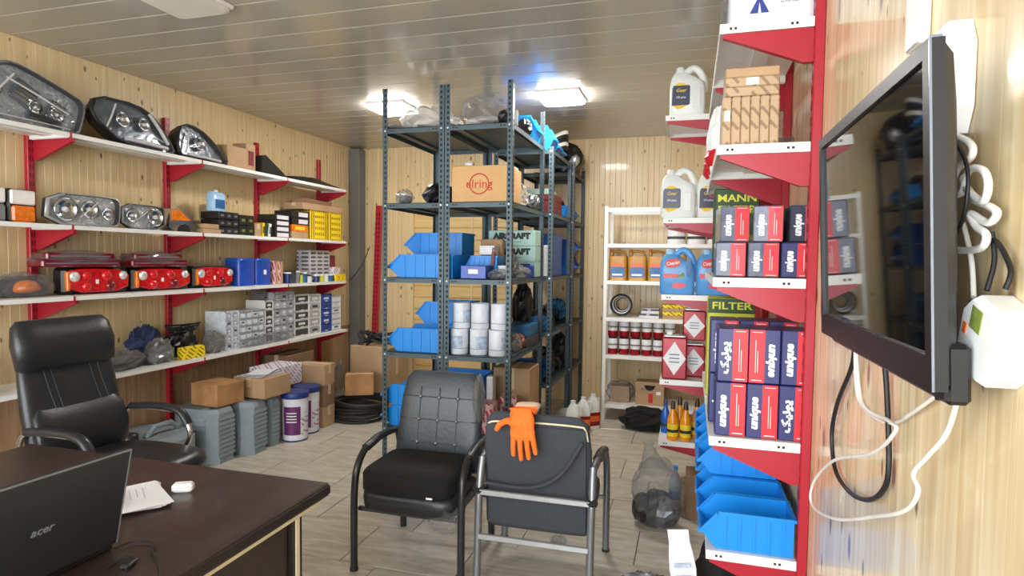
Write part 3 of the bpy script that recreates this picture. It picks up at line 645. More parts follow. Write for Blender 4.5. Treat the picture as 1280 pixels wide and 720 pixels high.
for i, (y, L_) in enumerate(((2.56, 0.50), (3.14, 0.46))):
    t = thing('lens_bar', ('long dark red lamp bars wrapped in film over the first tail lamp', 'long dark red lamp bars wrapped in film over the middle tail lamp')[i], 'lamp bar', (-3.60, y, 1.4245))
    for j, (dz, dx, sh) in enumerate(((0.0, 0.02, 0), (0.043, 0.0, 0.04))):
        MB().cbox(-0.08+dx, 0.05+dx, sh, L_-sh*0.6, dz, dz+0.042, 0.008).build('bar', 'tail_dark', t)
        MB().box(0.05+dx, 0.0512+dx, sh+0.02, L_-sh-0.02, dz+0.02, dz+0.024).build('chrome_line', 'silver', t)
    MB().crumple((-0.01, L_/2, 0.045), (0.09, L_*0.53, 0.055), 3.3+i, 0.15, 3.0, 22, 10, floor=0.0).build('wrapping', 'film', t)
BG2 = 'blue canisters on the third shelf'
for i in range(2):
    t = thing('blue_canister', ('blue canister standing next to the red tail lamp', 'blue canister with white sticker next to the pink books')[i], 'canister', (-3.60, 4.215+0.205*i, 1.257), 0, BG2)
    MB().loft([sup(0, 0, 0, 0.085, 0.098, 24, 5), sup(0, 0, 0.19, 0.085, 0.098, 24, 5), sup(0, 0, 0.225, 0.082, 0.095, 24, 5), sup(0, 0, 0.228, 0.07, 0.085, 24, 5)]).build('body', 'box_blue', t)
    MB().loft([sup(0, 0, 0.20, 0.088, 0.101, 24, 5), sup(0, 0, 0.214, 0.088, 0.101, 24, 5)], cap=False).build('rim', 'bin_blue_dark', t)
    if i: MB().box(0.085, 0.0862, -0.015, 0.02, 0.09, 0.13).build('sticker', 'white_ink', t)
for i in range(4):
    carton(f'slim pink parts carton, {("first", "second", "third", "fourth")[i]} of the upright row after the blue canisters', -3.68, -3.53, 4.55+0.034*i, 4.582+0.034*i, 1.257, 1.46-0.008*(i % 2), ('pink_print', 'cardboard')[i % 2], tape=None, group='slim pink cartons')
def small_parts(label, y0, y1, z0, seed, cols, group=None, x0=-3.66, x1=-3.50, h=0.09, n=7):
    """jumble of small boxes and jars, each its own object"""
    rnd = random.Random(seed); y = y0; i = 0; out = []
    while y < y1-0.02:
        w = rnd.uniform(0.04, 0.075); hh = h*rnd.uniform(0.6, 1.15); m = cols[i % len(cols)]
        out.append((y, min(w, y1-y)-0.004, hh, m)); y += w; i += 1
    return out
names = {'dark_grey': 'charcoal', 'navy': 'navy', 'can_white': 'white', 'lime': 'lime', 'mid_grey': 'grey', 'cardboard': 'tan', 'black_plastic': 'black', 'yellow': 'yellow', 'teal_part': 'teal'}
ordn = ['first', 'second', 'third', 'fourth', 'fifth', 'sixth', 'seventh', 'eighth', 'ninth', 'tenth']
for i, (y, w, hh, m) in enumerate(small_parts('', 4.72, 5.12, 1.257, 5, ['navy', 'dark_grey', 'mid_grey', 'lime', 'teal_part', 'can_white', 'dark_grey', 'navy'])):
    t = thing('parts_jar', f'small {names[m]} parts pot, {ordn[i]} after the slim pink cartons', 'pot', (-3.55, y+w/2, 1.257), 0, 'small parts pots on the third shelf')
    MB().loft([sup(0, 0, 0, 0.045, w*0.46, 14, 4), sup(0, 0, hh, 0.045, w*0.48, 14, 4)]).build('body', m, t); MB().loft([sup(0, 0, hh, 0.048, w*0.5, 14, 4), sup(0, 0, hh+0.012, 0.046, w*0.48, 14, 4)]).build('lid', ('can_white', 'black_plastic')[i % 2], t)
for r in range(4):
    carton(f'grey printed pack, {("bottom", "second", "third", "top")[r]} of the grey stack on the third shelf', -3.72, -3.56, 5.14, 5.47, 1.257+0.078*r, 1.256+0.078*(r+1), 'grey_pack', tape=None, group='grey printed packs')
for i in range(5):
    t = thing('parts_jar', f'little lidded pot, {ordn[i]} in the row before the grey printed packs', 'pot', (-3.50, 5.15+0.075*i, 1.257), 0, 'small parts pots on the third shelf')
    MB().lathe([(0.028, 0), (0.028, 0.06)], 12).build('body', ('navy', 'lime', 'can_white', 'teal_part', 'dark_grey')[i], t); MB().lathe([(0.03, 0.06), (0.03, 0.075)], 12).build('lid', 'can_white', t)
carton('dark maroon box on the white printed box at the third shelf end', -3.70, -3.58, 5.49, 5.60, 1.4, 1.52, 'maroon_box', tape=None)
carton('white printed box at the far end of the third shelf', -3.70, -3.53, 5.485, 5.615, 1.257, 1.399, 'white_print', tape=None)
carton('yellow box at the very end of the third shelf', -3.525, -3.465, 5.43, 5.615, 1.257, 1.325, 'yellow', tape=None, face='yellow_slash')
# ------------------------------------------------------------------ left wall, fourth shelf
def drawer_cabinet(label, y0, y1, z0, z1, rows, cols, m, frame, x0=-3.72, x1=-3.52, name='drawer_cabinet', group='small drawer cabinets on the fourth shelf'):
    t = thing(name, label, 'cabinet', ((x0+x1)/2, y0, z0), 0, group); a = (x1-x0)/2; L_ = y1-y0; Hh = z1-z0
    f = MB(); f.box(-a, a-0.012, 0, L_, 0, Hh)
    for c in range(cols+1): yy = c*(L_-0.008)/cols; f.box(a-0.012, a, yy, yy+0.008, 0, Hh)
    for r in range(rows+1): zz = r*(Hh-0.008)/rows; f.box(a-0.012, a, 0, L_, zz, zz+0.008)
    f.build('frame', frame, t)
    for r in range(rows):
        for c in range(cols):
            ya = c*(L_-0.008)/cols+0.011; yb = (c+1)*(L_-0.008)/cols-0.003; za = r*(Hh-0.008)/rows+0.011; zb = (r+1)*(Hh-0.008)/rows-0.012
            d = MB().cbox(a-0.02, a-0.003, ya, yb, za, zb, 0.002).build('drawer', m, t)
            MB().box(a-0.003, a-0.0015, ya+(yb-ya)*0.25, ya+(yb-ya)*0.75, za+(zb-za)*0.35, za+(zb-za)*0.75).build('card', 'paper' if (r+c) % 3 else 'dark_grey', d)
            MB().box(a-0.003, a+0.004, ya+(yb-ya)*0.4, ya+(yb-ya)*0.6, za, za+0.006).build('pull', 'white_plastic', d)
    return t
drawer_cabinet('low grey drawer cabinet beside the translucent bag of fittings', 3.96, 4.11, 0.75, 1.06, 5, 2, 'drawer_grey', 'drawer_front')
drawer_cabinet('clear-fronted drawer cabinet behind the crumpled film', 4.115, 4.42, 0.75, 1.05, 5, 4, 'drawer_front', 'drawer_grey')
drawer_cabinet('narrow dark drawer tower between clear-fronted cabinets', 4.425, 4.535, 0.75, 1.12, 5, 1, 'dark_grey', 'white_metal')
drawer_cabinet('tall grey drawer tower beside the white-framed cabinets', 4.54, 4.83, 0.75, 1.185, 6, 3, 'drawer_grey', 'drawer_grey')
drawer_cabinet('white-framed drawer cabinet with dark fronts, nearer of two', 4.835, 5.055, 0.75, 1.15, 5, 1, 'dark_grey', 'white_metal')
drawer_cabinet('white-framed drawer cabinet with dark fronts next to the blue tower', 5.06, 5.25, 0.75, 1.14, 5, 1, 'drawer_grey', 'white_metal')
drawer_cabinet('blue drawer tower on the fourth shelf', 5.255, 5.44, 0.75, 1.13, 5, 1, 'box_blue', 'bin_blue_dark')
drawer_cabinet('pale drawer tower at the far end of the fourth shelf', 5.445, 5.61, 0.75, 1.10, 6, 1, 'white_plastic', 'drawer_front')
heap('plastic_wrap', 'clear crumpled plastic film lying before the drawer cabinets', 'plastic film', (-3.486, 4.42, 0.75), (0.022, 0.30, 0.045), 4.1, 'film', 0.5, 3.5)
heap('plastic_wrap', 'small heap of clear film on top of the dark drawer tower', 'plastic film', (-3.63, 4.48, 1.122), (0.07, 0.05, 0.055), 9.4, 'film_dull', 0.4, 3.0)
heap('wrapped_part', 'large grey part in plastic beside the chair on the fourth shelf', 'wrapped part', (-3.575, 3.07, 0.75), (0.095, 0.155, 0.065), 6.2, 'film_dull', 0.6, 3.2, [('part', 'dark_grey', (0, 0, 0.05), (0.09, 0.19, 0.05))])
heap('wrapped_part', 'smaller grey part in plastic lying before the blue bundle', 'wrapped part', (-3.55, 3.36, 0.75), (0.06, 0.085, 0.085), 7.7, 'film_dull', 0.6, 3.2, [('part', 'mid_grey', (0, 0, 0.06), (0.06, 0.12, 0.06))])
heap('cloth_bundle', 'dark blue bundle behind the plastic-wrapped parts on the fourth shelf', 'bundle', (-3.69, 3.36, 0.75), (0.055, 0.13, 0.125), 2.2, 'denim', 0.5, 3.6)
heap('black_bag', 'black bag of parts behind the small yellow box on the fourth shelf', 'bag', (-3.65, 3.65, 0.75), (0.075, 0.12, 0.105), 3.9, 'black_plastic', 0.5, 3.2)
carton('small yellow box with slanting print before the black bag', -3.54, -3.475, 3.50, 3.70, 0.75, 0.835, 'yellow_slash', tape=None)
heap('plastic_bag', 'grey translucent bag of fittings beside the small yellow box', 'bag', (-3.55, 3.86, 0.75), (0.07, 0.075, 0.085), 8.3, 'film_dull', 0.5, 3.4, [('fittings', 'mid_grey', (0, 0, 0.04), (0.05, 0.09, 0.04))])
t = thing('wire_coil', 'coil of black wire resting on the black bag', 'wire', (-3.64, 3.66, 0.925))
rnd = random.Random(4)
for k in range(5): MB().tube([(0.05*math.cos(a)+rnd.uniform(-.02, .02), (0.10+0.015*k)*math.sin(a), 0.012+0.011*k+0.006*math.cos(2*a+k)) for a in [2*PI*i/16 for i in range(16)]], 0.005, 5, closed=True).build('loop', 'cable_black', t)
heap('blue_pouch', 'blue pouch lying behind the office chair on the fourth shelf', 'pouch', (-3.62, 2.27, 0.75), (0.06, 0.09, 0.13), 1.9, 'box_blue', 0.15, 2.0, ridged=False)
heap('yellow_parcel', 'yellow parcel peeping out beside the office chair on the fourth shelf', 'parcel', (-3.52, 2.20, 0.75), (0.05, 0.10, 0.05), 2.9, 'yellow_slash', 0.1, 2.0, ridged=False)
# ------------------------------------------------------------------ floor below the left shelves
def jerry(label, x0, y0, w, l, h):
    t = thing('plastic_canister', label, 'canister', (x0, y0, 0), 0, 'grey louvred canisters')
    o = dense([(0, 0), (w, 0), (w, l), (0, l)], 1)
    MB().loft([[(u, v, z) for u, v in o] for z in (0.0, h-0.03)]+[[(w/2+(u-w/2)*0.9, l/2+(v-l/2)*0.9, h) for u, v in o]], smooth=False).build('body', 'can_grey', t)
    for k in range(9):
        z = 0.05+k*(h-0.13)/8; MB().prism([(w*0.999, z), (w+0.006, z), (w*0.999, z+0.024)], 'Y', l*0.16, l*0.84).build('louvre', 'can_grey', t)
        MB().prism([(0, z), (-0.006, z), (0, z+0.022)][::-1], 'X', w*0.2, w*0.8).build('louvre', 'can_grey', t)
    MB().lathe([(0.03, h-0.002), (0.03, h+0.008)], 14, (w*0.72, l*0.2, 0)).build('cap', 'can_grey', t)
jerry('grey louvred canister nearest the desk under the shelves', -3.62, 3.50, 0.40, 0.24, 0.395)
jerry('grey louvred canister in the middle of the three', -3.56, 3.76, 0.43, 0.22, 0.395)
jerry('grey louvred canister beside the purple labelled pails', -3.50, 3.995, 0.36, 0.14, 0.39)
t = thing('plastic_canister', 'low grey canister with black cap and strap behind the office chair', 'canister', (-3.5, 3.10, 0), 0)
MB().loft([sup(0, 0, 0, 0.24, 0.33, 24, 6), sup(0, 0, 0.26, 0.24, 0.33, 24, 6), sup(0, 0, 0.30, 0.21, 0.30, 24, 6)], smooth=False).build('body', 'can_grey', t)
MB().lathe([(0.05, 0.29), (0.05, 0.35), (0.03, 0.36)], 14, (0.08, -0.1, 0)).build('cap', 'black_plastic', t)
MB().tube([(0.1, 0.0, 0.30), (0.1, 0.07, 0.36), (0.1, 0.2, 0.36), (0.1, 0.27, 0.30)], 0.018, 8).build('handle', 'can_grey', t)
carton('stained brown box standing on the nearest grey canister', -3.50, -3.24, 3.58, 3.83, 0.405, 0.565, 'cardboard_stained', rz=R(-6), tape=None)
carton('tan box with papers on it standing on the grey canisters', -3.40, -3.10, 3.90, 4.20, 0.405, 0.56, 'cardboard', rz=R(-3))
t = thing('paper_pile', 'loose white and grey papers lying on the tan box', 'papers', (-3.26, 4.05, 0.5625), R(10))
for k in range(5): MB().box(-0.12+0.01*k, 0.11-0.008*k, -0.14+0.006*k, 0.13, 0.002+0.004*k, 0.0045+0.004*k).build('sheet', ('paper', 'mid_grey')[k % 2], t, (0, 0, 0), (0, 0, 0.09*(k-2)))
def pail(label, x, y, r, h, turn):
    t = thing('paint_pail', label, 'pail', (x, y, 0), turn, 'white pails with purple labels')
    MB().lathe([(r*0.94, 0), (r*0.95, 0.02), (r, h-0.05), (r, h-0.03)], 28).build('body', 'pail_white', t)
    MB().lathe([(r*0.955, 0.0), (r*0.962, 0.012)], 28).build('base_ring', 'pail_blue', t)
    MB().lathe([(r*1.03, h-0.05), (r*1.05, h-0.04), (r*1.05, h-0.008), (r*0.98, h)], 28).build('lid', 'pail_blue', t)
    def patch(a0, a1, z0, z1, k, m, nm):
        n = 8; V = []; 
        for i in range(n+1):
            a = R(a0+(a1-a0)*i/n)
            for z in (z0, z1): rr = (r*0.95+(r*0.05)*(z/h))*k; V.append((rr*math.cos(a), rr*math.sin(a), z))
        return MB().add(V, [(2*i, 2*i+2, 2*i+3, 2*i+1) for i in range(n)], True).build(nm, m, t)
    patch(-80, 0, h*0.14, h*0.72, 1.012, 'purple', 'label'); patch(5, 55, h*0.14, h*0.5, 1.01, 'white_print', 'picture')
    for k in range(4): patch(-65, -18, h*(0.58-0.06*k), h*(0.60-0.06*k), 1.016, 'white_ink', 'print_line')
pail('white pail with purple label nearer the grey canisters', -3.10, 4.255, 0.105, 0.40, R(-30))
pail('white pail with purple label beside the brown box stack', -3.145, 4.475, 0.108, 0.40, R(-35))
carton('white box with lilac pattern standing behind the pails', -3.52, -3.27, 4.22, 4.59, 0.40, 0.575, 'white_print', tape=None)
carton('brown carton carrying the white patterned box behind the pails', -3.56, -3.28, 4.22, 4.60, 0, 0.398, 'cardboard_dark')
for r in range(3): carton(('bottom brown box of the stack beside the pails', 'middle brown box of the stack beside the pails', 'top brown box of the stack beside the pails')[r], -3.36, -3.06, 4.605, 4.775, 0.185*r, 0.185*r+0.183, 'cardboard_dark' if r % 2 else 'cardboard', rz=R(2*r-2), group='brown boxes stacked beside the pails')
carton('brown box lying deep under the shelf behind the patterned box', -3.745, -3.50, 4.70, 5.10, 0.42, 0.598, 'cardboard_dark')
carton('tall brown box on the floor deep under the shelf', -3.745, -3.46, 4.79, 5.20, 0, 0.418, 'cardboard_dark')
t = thing('belt_coil', 'flat coil of black rubber belts lying on the floor by the box stack', 'belts', (-2.98, 5.02, 0))
for k in range(7): MB().tube([((0.26-0.012*(k % 3))*math.cos(a)+0.01*k, (0.24-0.014*(k % 2))*math.sin(a), 0.018+0.026*k+0.008*math.sin(2*a+k)) for a in [2*PI*i/28 for i in range(28)]], 0.014, 6, closed=True).build('belt', 'rubber', t)
carton('crumpled brown carton resting on the black belt coil', -3.12, -2.86, 4.98, 5.20, 0.215, 0.40, 'cardboard_stained', rz=R(28))
carton('big brown carton beneath the black cables in the corner', -3.25, -2.80, 5.35, 5.68, 0, 0.62, 'cardboard', rz=R(-8))
heap('plastic_sheet', 'dark crumpled plastic sheet leaning between box stack and belts', 'plastic sheet', (-3.31, 5.25, 0.0), (0.035, 0.10, 0.24), 5.6, 'film_dull', 0.4, 3.0)
t = thing('cable_tangle', 'tangle of thick black cables on the big carton in the corner', 'cables', (-3.02, 5.50, 0.6215))
for k in range(6): MB().tube(smooth_path([(rnd.uniform(-.2, .2), rnd.uniform(-.12, .12), 0.012), (rnd.uniform(-.2, .2), rnd.uniform(-.1, .1), 0.13), (rnd.uniform(-.2, .2), rnd.uniform(-.1, .1), 0.07), (rnd.uniform(-.2, .2), rnd.uniform(-.12, .12), 0.012)], 5), 0.011, 6).build('cable', 'cable_black', t)
heap('green_bag', 'small green packet on the floor behind the steel rack foot', 'packet', (-2.55, 5.0, 0), (0.05, 0.05, 0.06), 3.0, 'green_label', 0.15, 2.0)
MB().tube(smooth_path([(-3.68, 5.62, 1.33), (-3.6, 5.86, 1.24), (-3.5, 6.0, 1.42), (-3.46, 6.10, 1.62)], 6), 0.005, 6).build('hanging_wire', 'cable_black')
tag(bpy.data.objects['hanging_wire'], 'thin black wire hanging from the third shelf end to the grey corner post', 'wire')
# ------------------------------------------------------------------ blue stacking bins
def bin_mb(L, w, h, t=0.004):
    b = MB(); P = [(0.17*L, 0), (L, 0), (L, h), (0.19*L, h), (0, 0.46*h)]
    for y0, y1 in ((0, t), (w-t, w)): b.prism(P, 'Y', y0, y1)
    b.box(0.17*L, L-t, t, w-t, 0, t); b.box(L-t, L, t, w-t, 0, h)
    b.prism([(0.17*L, 0), (0.17*L+t, 0), (t, 0.46*h), (0, 0.46*h)], 'Y', t, w-t)
    return b
def blue_bin(label, loc, rz, L, w, h, group, m='bin_blue'):
    t = thing('stacking_bin', label, 'bin', loc, rz, group)
    bin_mb(L, w, h).build('tray', m, t)
    r = MB(); e = 0.007
    for y0, y1 in ((-e, 0.0), (w, w+e)):
        r.box(0.18*L, L+e, y0, y1, h-0.012, h); r.prism([(0.19*L, h), (0.19*L, h-0.014), (0.004, 0.46*h-0.012), (-0.004, 0.46*h)], 'Y', y0, y1)
    r.box(L, L+e, 0, w, h-0.012, h); r.prism([(-0.006, 0.46*h+0.004), (-0.008, 0.46*h-0.012), (0.0, 0.46*h-0.012), (0.0, 0.46*h+0.004)], 'Y', 0, w)
    r.build('rim', m, t)
    me = None
    for y0, y1 in ((-0.0045, 0.0), (w, w+0.0045)):
        for k in range(5):
            x = L*(0.26+0.155*k); MB().box(x, x+0.008, y0, y1, 0.004, h-0.012).build('rib', m, t)
    return t
BG = 'blue stacking bins on the steel racks'
blue_bin('blue bin at the front of the left rack, level with the small blue carton', (-2.095, 3.958, 1.363), 0, 0.50, 0.29, 0.165, BG)
blue_bin('blue bin behind the front bin at the height of the small blue carton', (-2.11, 4.275, 1.363), 0, 0.48, 0.27, 0.165, BG)
blue_bin('blue bin stacked highest on the rack shelf level with the small blue carton', (-2.12, 4.275, 1.530), 0, 0.47, 0.27, 0.165, BG)
blue_bin('blue bin at the front of the left rack, level with the white tins', (-2.10, 3.958, 0.831), 0, 0.455, 0.29, 0.17, BG)
blue_bin('blue bin behind the front bin, level with the white tins', (-2.06, 4.27, 0.831), 0, 0.40, 0.26, 0.17, BG)
blue_bin('blue bin stacked highest on the shelf level with the white tins', (-2.02, 4.27, 1.003), 0, 0.42, 0.26, 0.17, BG)
blue_bin('bottom blue bin of the pair behind the tufted chair', (-2.15, 3.958, 0.286), 0, 0.50, 0.29, 0.15, BG)
blue_bin('upper blue bin of the pair behind the tufted chair', (-2.15, 3.958, 0.438), 0, 0.50, 0.29, 0.15, BG)
blue_bin('blue bin at the back of the lowest rack shelf, underneath another', (-2.02, 4.28, 0.286), 0, 0.50, 0.28, 0.165, BG)
blue_bin('blue bin at the back of the lowest rack shelf, on top of another', (-1.98, 4.28, 0.453), 0, 0.50, 0.28, 0.165, BG)
# ------------------------------------------------------------------ on the two front steel racks
heap('plastic_sheet', 'crumpled milky packing sheet on top of the left steel rack', 'plastic sheet', (-1.88, 4.24, 2.413), (0.19, 0.26, 0.10), 3.4, 'milky_film', 0.45, 3.2)
heap('plastic_sheet', 'clear crumpled plastic bag on top of the right front steel rack', 'plastic sheet', (-1.43, 4.2, 2.413), (0.17, 0.22, 0.125), 8.9, 'film', 0.45, 3.0, [('contents', 'milky_film', (0, 0, 0.05), (0.15, 0.2, 0.05))])
heap('black_parcel', 'small black parcel at the edge of the clear bag on the rack top', 'parcel', (-1.24, 4.02, 2.413), (0.05, 0.06, 0.055), 1.1, 'black_plastic', 0.2, 2.0)
t = thing('paper_flyer', 'white paper corner hanging off the left steel rack top', 'paper', (-2.13, 3.98, 2.414), 0, None, (0, R(-18), 0))
MB().prism([(-0.04, -0.05), (0.10, -0.06), (0.12, 0.10), (-0.02, 0.13)], 'Z', 0, 0.002).build('sheet', 'paper', t)
heap('wrapped_part', 'black parts wrapped in film on the second rack shelf from above', 'wrapped part', (-1.80, 4.22, 1.889), (0.11, 0.18, 0.085), 2.5, 'black_plastic', 0.25, 3.0)
heap('wrapped_part', 'small clear film parcel before the wrapped black parts', 'wrapped part', (-2.0, 4.03, 1.889), (0.06, 0.07, 0.055), 5.5, 'film', 0.4, 3.4, [('part', 'mid_grey', (0, 0, 0.04), (0.05, 0.05, 0.035))])
t = carton('tan carton with red lettering across a printed red circle', -1.595, -1.195, 3.93, 4.28, 1.889, 2.135, 'cardboard_pale', tape=None)
text('elring', 0.085, 'red_ink', t, (0.0, -0.176, 0.12), FRONT, width=0.19)
rg = MB().lathe([(0.072, 0), (0.072, -0.001), (0.064, -0.001), (0.064, 0)], 36, (0, 0, 0), 'Y', cap=False)
rg.build('printed_ring', 'red_ink', t, (0.0, -0.1755, 0.122))
for s in (-1, 1): MB().prism([(s*0.012, 0.0), (s*0.028, 0.014), (s*0.028, -0.014)], 'Y', -0.001, 0).build('printed_arrow', 'red_ink', t, (s*0.062, -0.1752, 0.122))
t = thing('film_roll', 'little white roll on top of the red printed carton', 'roll', (-1.50, 4.02, 2.136)); MB().lathe([(0.012, -0.03), (0.02, -0.03), (0.02, 0.03), (0.012, 0.03)], 14, (0, 0, 0.02), 'X').build('roll', 'white_plastic', t); MB().lathe([(0.01, -0.032), (0.01, 0.032)], 10, (0, 0, 0.02), 'X').build('core', 'cardboard', t)
TNG = 'white tins on the steel rack'
for r in range(2):
    for c in range(3):
        t = thing('paint_tin', f'white tin, {("left", "middle", "right")[c]} of the {("lower", "upper")[r]} row on the steel rack', 'tin', (-1.565+0.143*c+0.012*r, 4.02+0.01*((c+r) % 2), 0.831+0.182*r), R(40*c+70*r), TNG)
        MB().lathe([(0.062, 0), (0.064, 0.004), (0.064, 0.171), (0.062, 0.175)], 24).build('body', 'tin_white', t)
        MB().lathe([(0.0655, 0.165), (0.066, 0.172), (0.0655, 0.179), (0.056, 0.179), (0.055, 0.174)], 24).build('lid', 'tin_white', t)
        n = 8; V = []
        for i in range(n+1):
            a = R(-130+80*i/n)
            for z in (0.045, 0.13): V.append((0.0646*math.cos(a), 0.0646*math.sin(a), z))
        MB().add(V, [(2*i, 2*i+2, 2*i+3, 2*i+1) for i in range(n)], True).build('label', 'tin_print', t)
        MB().lathe([(0.0648, 0.04), (0.0648, 0.044)], 24, cap=False).build('seam', 'mid_grey', t)
t = carton('small blue carton with white label on the rack shelf above the tins', -1.53, -1.345, 3.94, 4.10, 1.363, 1.455, 'box_blue', tape=None)
MB().box(-0.035, 0.035, -0.0815, -0.08, 0.035, 0.065).build('label', 'white_ink', t)
blue_bin('blue bin turned sideways behind the small blue carton', (-1.57, 4.14, 1.363), 0, 0.24, 0.18, 0.16, BG)
carton('pale slim box standing on the sideways bin behind the posts', -1.53, -1.36, 4.36, 4.42, 1.363, 1.65, 'cardboard', tape=None)
carton('little white printed box above the brown strip on the rack', -1.50, -1.38, 4.24, 4.34, 1.53, 1.60, 'can_white', tape=None)
t = thing('copper_strip', 'narrow brown strip standing up behind the small blue carton', 'strip', (-1.37, 4.12, 1.363), 0, None, (0, R(6), 0)); MB().cbox(-0.012, 0.012, -0.004, 0.004, 0, 0.22, 0.002).build('strip', 'rust', t); MB().lathe([(0.006, -0.007), (0.006, 0.007)], 8, (0, 0, 0.2), 'Y').build('rivet', 'steel_parts', t)
t = thing('white_cup', 'white plastic cup among the film on the rack shelf', 'cup', (-1.27, 4.10, 1.363)); MB().lathe([(0.028, 0), (0.038, 0.09), (0.035, 0.09), (0.026, 0.006)], 16, cap=False).build('cup', 'white_plastic', t); MB().lathe([(0.0385, 0.084), (0.041, 0.088), (0.0385, 0.092)], 16, cap=False).build('lip', 'white_plastic', t)
heap('wrapped_part', 'film-wrapped grey fittings at the front edge beside the small blue carton', 'wrapped part', (-1.265, 3.985, 1.363), (0.075, 0.05, 0.035), 7.4, 'film', 0.4, 3.4, [('fitting', 'steel_parts', (0, 0, 0.025), (0.05, 0.035, 0.022))])
heap('metal_fitting', 'dark grey metal fitting behind the white cup', 'fitting', (-1.25, 4.26, 1.363), (0.045, 0.05, 0.09), 2.3, 'steel_parts', 0.3, 2.6)
heap('wrapped_part', 'long film parcel lying along the aisle edge of the rack before the mint boxes', 'wrapped part', (-1.205, 4.38, 1.363), (0.04, 0.20, 0.04), 4.4, 'film', 0.4, 3.4)
for r in range(3):
    t = carton(f'mint green printed box, {("bottom", "middle", "top")[r]} of the stack of three on the rack', -1.55, -1.165, 4.60, 4.78, 1.363+0.122*r, 1.484+0.122*r, 'mint', tape=None, group='mint green printed boxes')
    text('AIRKRAFT', 0.06, 'black_ink', t, (0.0, -0.091, 0.075), FRONT, bold=0.09, width=0.31)
    text('AIR BRAKE SYSTEMS', 0.014, 'black_ink', t, (0.0, -0.0908, 0.03), FRONT, width=0.16)
for i, m in enumerate(('can_white', 'box_blue')):
    t = carton(('small white box before the mint printed boxes', 'small blue box before the mint printed boxes')[i], -1.33+0.085*i, -1.25+0.085*i, 4.53, 4.58, 1.363, 1.455, m, tape=None); MB().box(-0.015, 0.015, -0.0262, -0.025, 0.03, 0.06).build('mark', 'navy', t)
carton('large brown carton deep on the lowest shelf behind the chairs', -1.46, -1.165, 4.48, 4.785, 0.286, 0.66, 'cardboard')
for i, (x, y, z, w) in enumerate(((-1.36, 4.02, 0.286, 0.16), (-1.37, 4.03, 0.352, 0.15), (-1.28, 4.26, 0.286, 0.13), (-1.27, 4.27, 0.352, 0.12))):
    carton(f'pink printed box, {("lower front", "upper front", "lower back", "upper back")[i]} of four on the lowest rack shelf', x-w/2, x+w/2, y-0.07, y+0.07, 0.286+(z > 0.3)*0.105, 0.286+(z > 0.3)*0.105+0.104, 'pink_print', tape=None, group='pink printed boxes', rz=R(5*i))
carton('slim pale box standing beside the blue bins on the lowest rack shelf', -1.455, -1.405, 4.30, 4.38, 0.286, 0.62, 'can_white', tape=None)
# ------------------------------------------------------------------ on the aisle side of the racks
AG = 'small blue bins on the rack tops'
for i, (y, m) in enumerate(((4.60, 'bin_blue'), (4.92, 'bin_blue'), (5.10, 'bin_blue'), (5.28, 'bin_blue'))):
    blue_bin(('blue bin on the rack top nearest the clear bag, facing the aisle', 'second blue bin along the rack top, facing the aisle', 'third blue bin along the rack top, facing the aisle', 'last blue bin along the rack top before the hose coil')[i], (-1.16+0.06*(i > 0), y+0.16, 2.413 if i == 0 else 2.401), R(180), 0.30, 0.16, (0.20, 0.20, 0.13, 0.10)[i], AG, m)
heap('black_parcel', 'black parcel tied beside the first blue bin on the rack top', 'parcel', (-1.22, 4.42, 2.413), (0.06, 0.06, 0.07), 6.1, 'black_plastic', 0.2, 2.4)
t = thing('white_box', 'little white box hanging over the rack top edge by the front post', 'box', (-1.19, 4.05, 2.413), R(15)); MB().cbox(-0.03, 0.03, -0.05, 0.05, 0, 0.1, 0.004).build('body', 'white_plastic', t); MB().box(0.03, 0.031, -0.02, 0.02, 0.03, 0.07).build('mark', 'dark_grey', t)
t = thing('hose_coil', 'coil of black and white hoses on the rack top', 'hose', (-1.22, 5.565, 2.401))
for k in range(5): MB().tube([(0.09*math.cos(a), (0.10-0.01*k)*math.sin(a), 0.08+0.035*k+0.05*math.cos(a)) for a in [2*PI*i/20 for i in range(20)]], 0.022, 8, closed=True).build('loop', ('cable_black', 'cable_white')[k in (1, 4)], t)
heap('black_parcel', 'big black bundle on the last steel rack top', 'bundle', (-1.20, 5.95, 2.331), (0.16, 0.20, 0.16), 4.8, 'black_plastic', 0.35, 2.0, [('silver_piece', 'silver', (0.10, -0.14, 0.12), (0.05, 0.05, 0.06))])
t = thing('rope_bundle', 'bundle of pale twisted rope on the shelf behind the printed carton', 'rope', (-1.24, 4.50, 1.889))
for k in range(6): MB().tube([(0.02*math.sin(3*s+k), -0.08+0.03*k, 0.018+0.032*s) for s in range(6)], 0.014, 6).build('strand', 'wicker', t)
heap('metal_fitting', 'dark metal fitting beside the pale rope bundle', 'fitting', (-1.24, 4.72, 1.889), (0.07, 0.08, 0.07), 9.9, 'steel_parts', 0.35, 2.4)
for i in range(3): carton(f'maroon printed box, {("bottom", "middle", "top")[i]} of three on the aisle side of the rack', -1.40, -1.12, 5.02, 5.36, 1.889+0.055*i, 1.943+0.055*i, 'maroon_box', tape=None, group='maroon printed boxes')
carton('pale green box resting on the maroon printed boxes', -1.42, -1.18, 5.10, 5.40, 2.055, 2.11, 'mint', tape=None)
blue_bin('blue bin with black parts on the last rack, above eye level', (-1.10, 6.10, 1.871), R(180), 0.34, 0.22, 0.16, BG)
heap('black_parcel', 'black machine part in the blue bin of the last rack', 'part', (-1.30, 5.99, 1.877), (0.09, 0.08, 0.12), 2.6, 'black_plastic', 0.3, 2.5)
carton('tall dark blue box on the second rack of the aisle', -1.55, -1.12, 4.98, 5.40, 1.363, 1.72, 'bin_blue_dark', tape=None)
carton('slim pale box beside the tall dark blue box', -1.30, -1.12, 4.90, 4.965, 1.363, 1.62, 'can_white', tape=None)
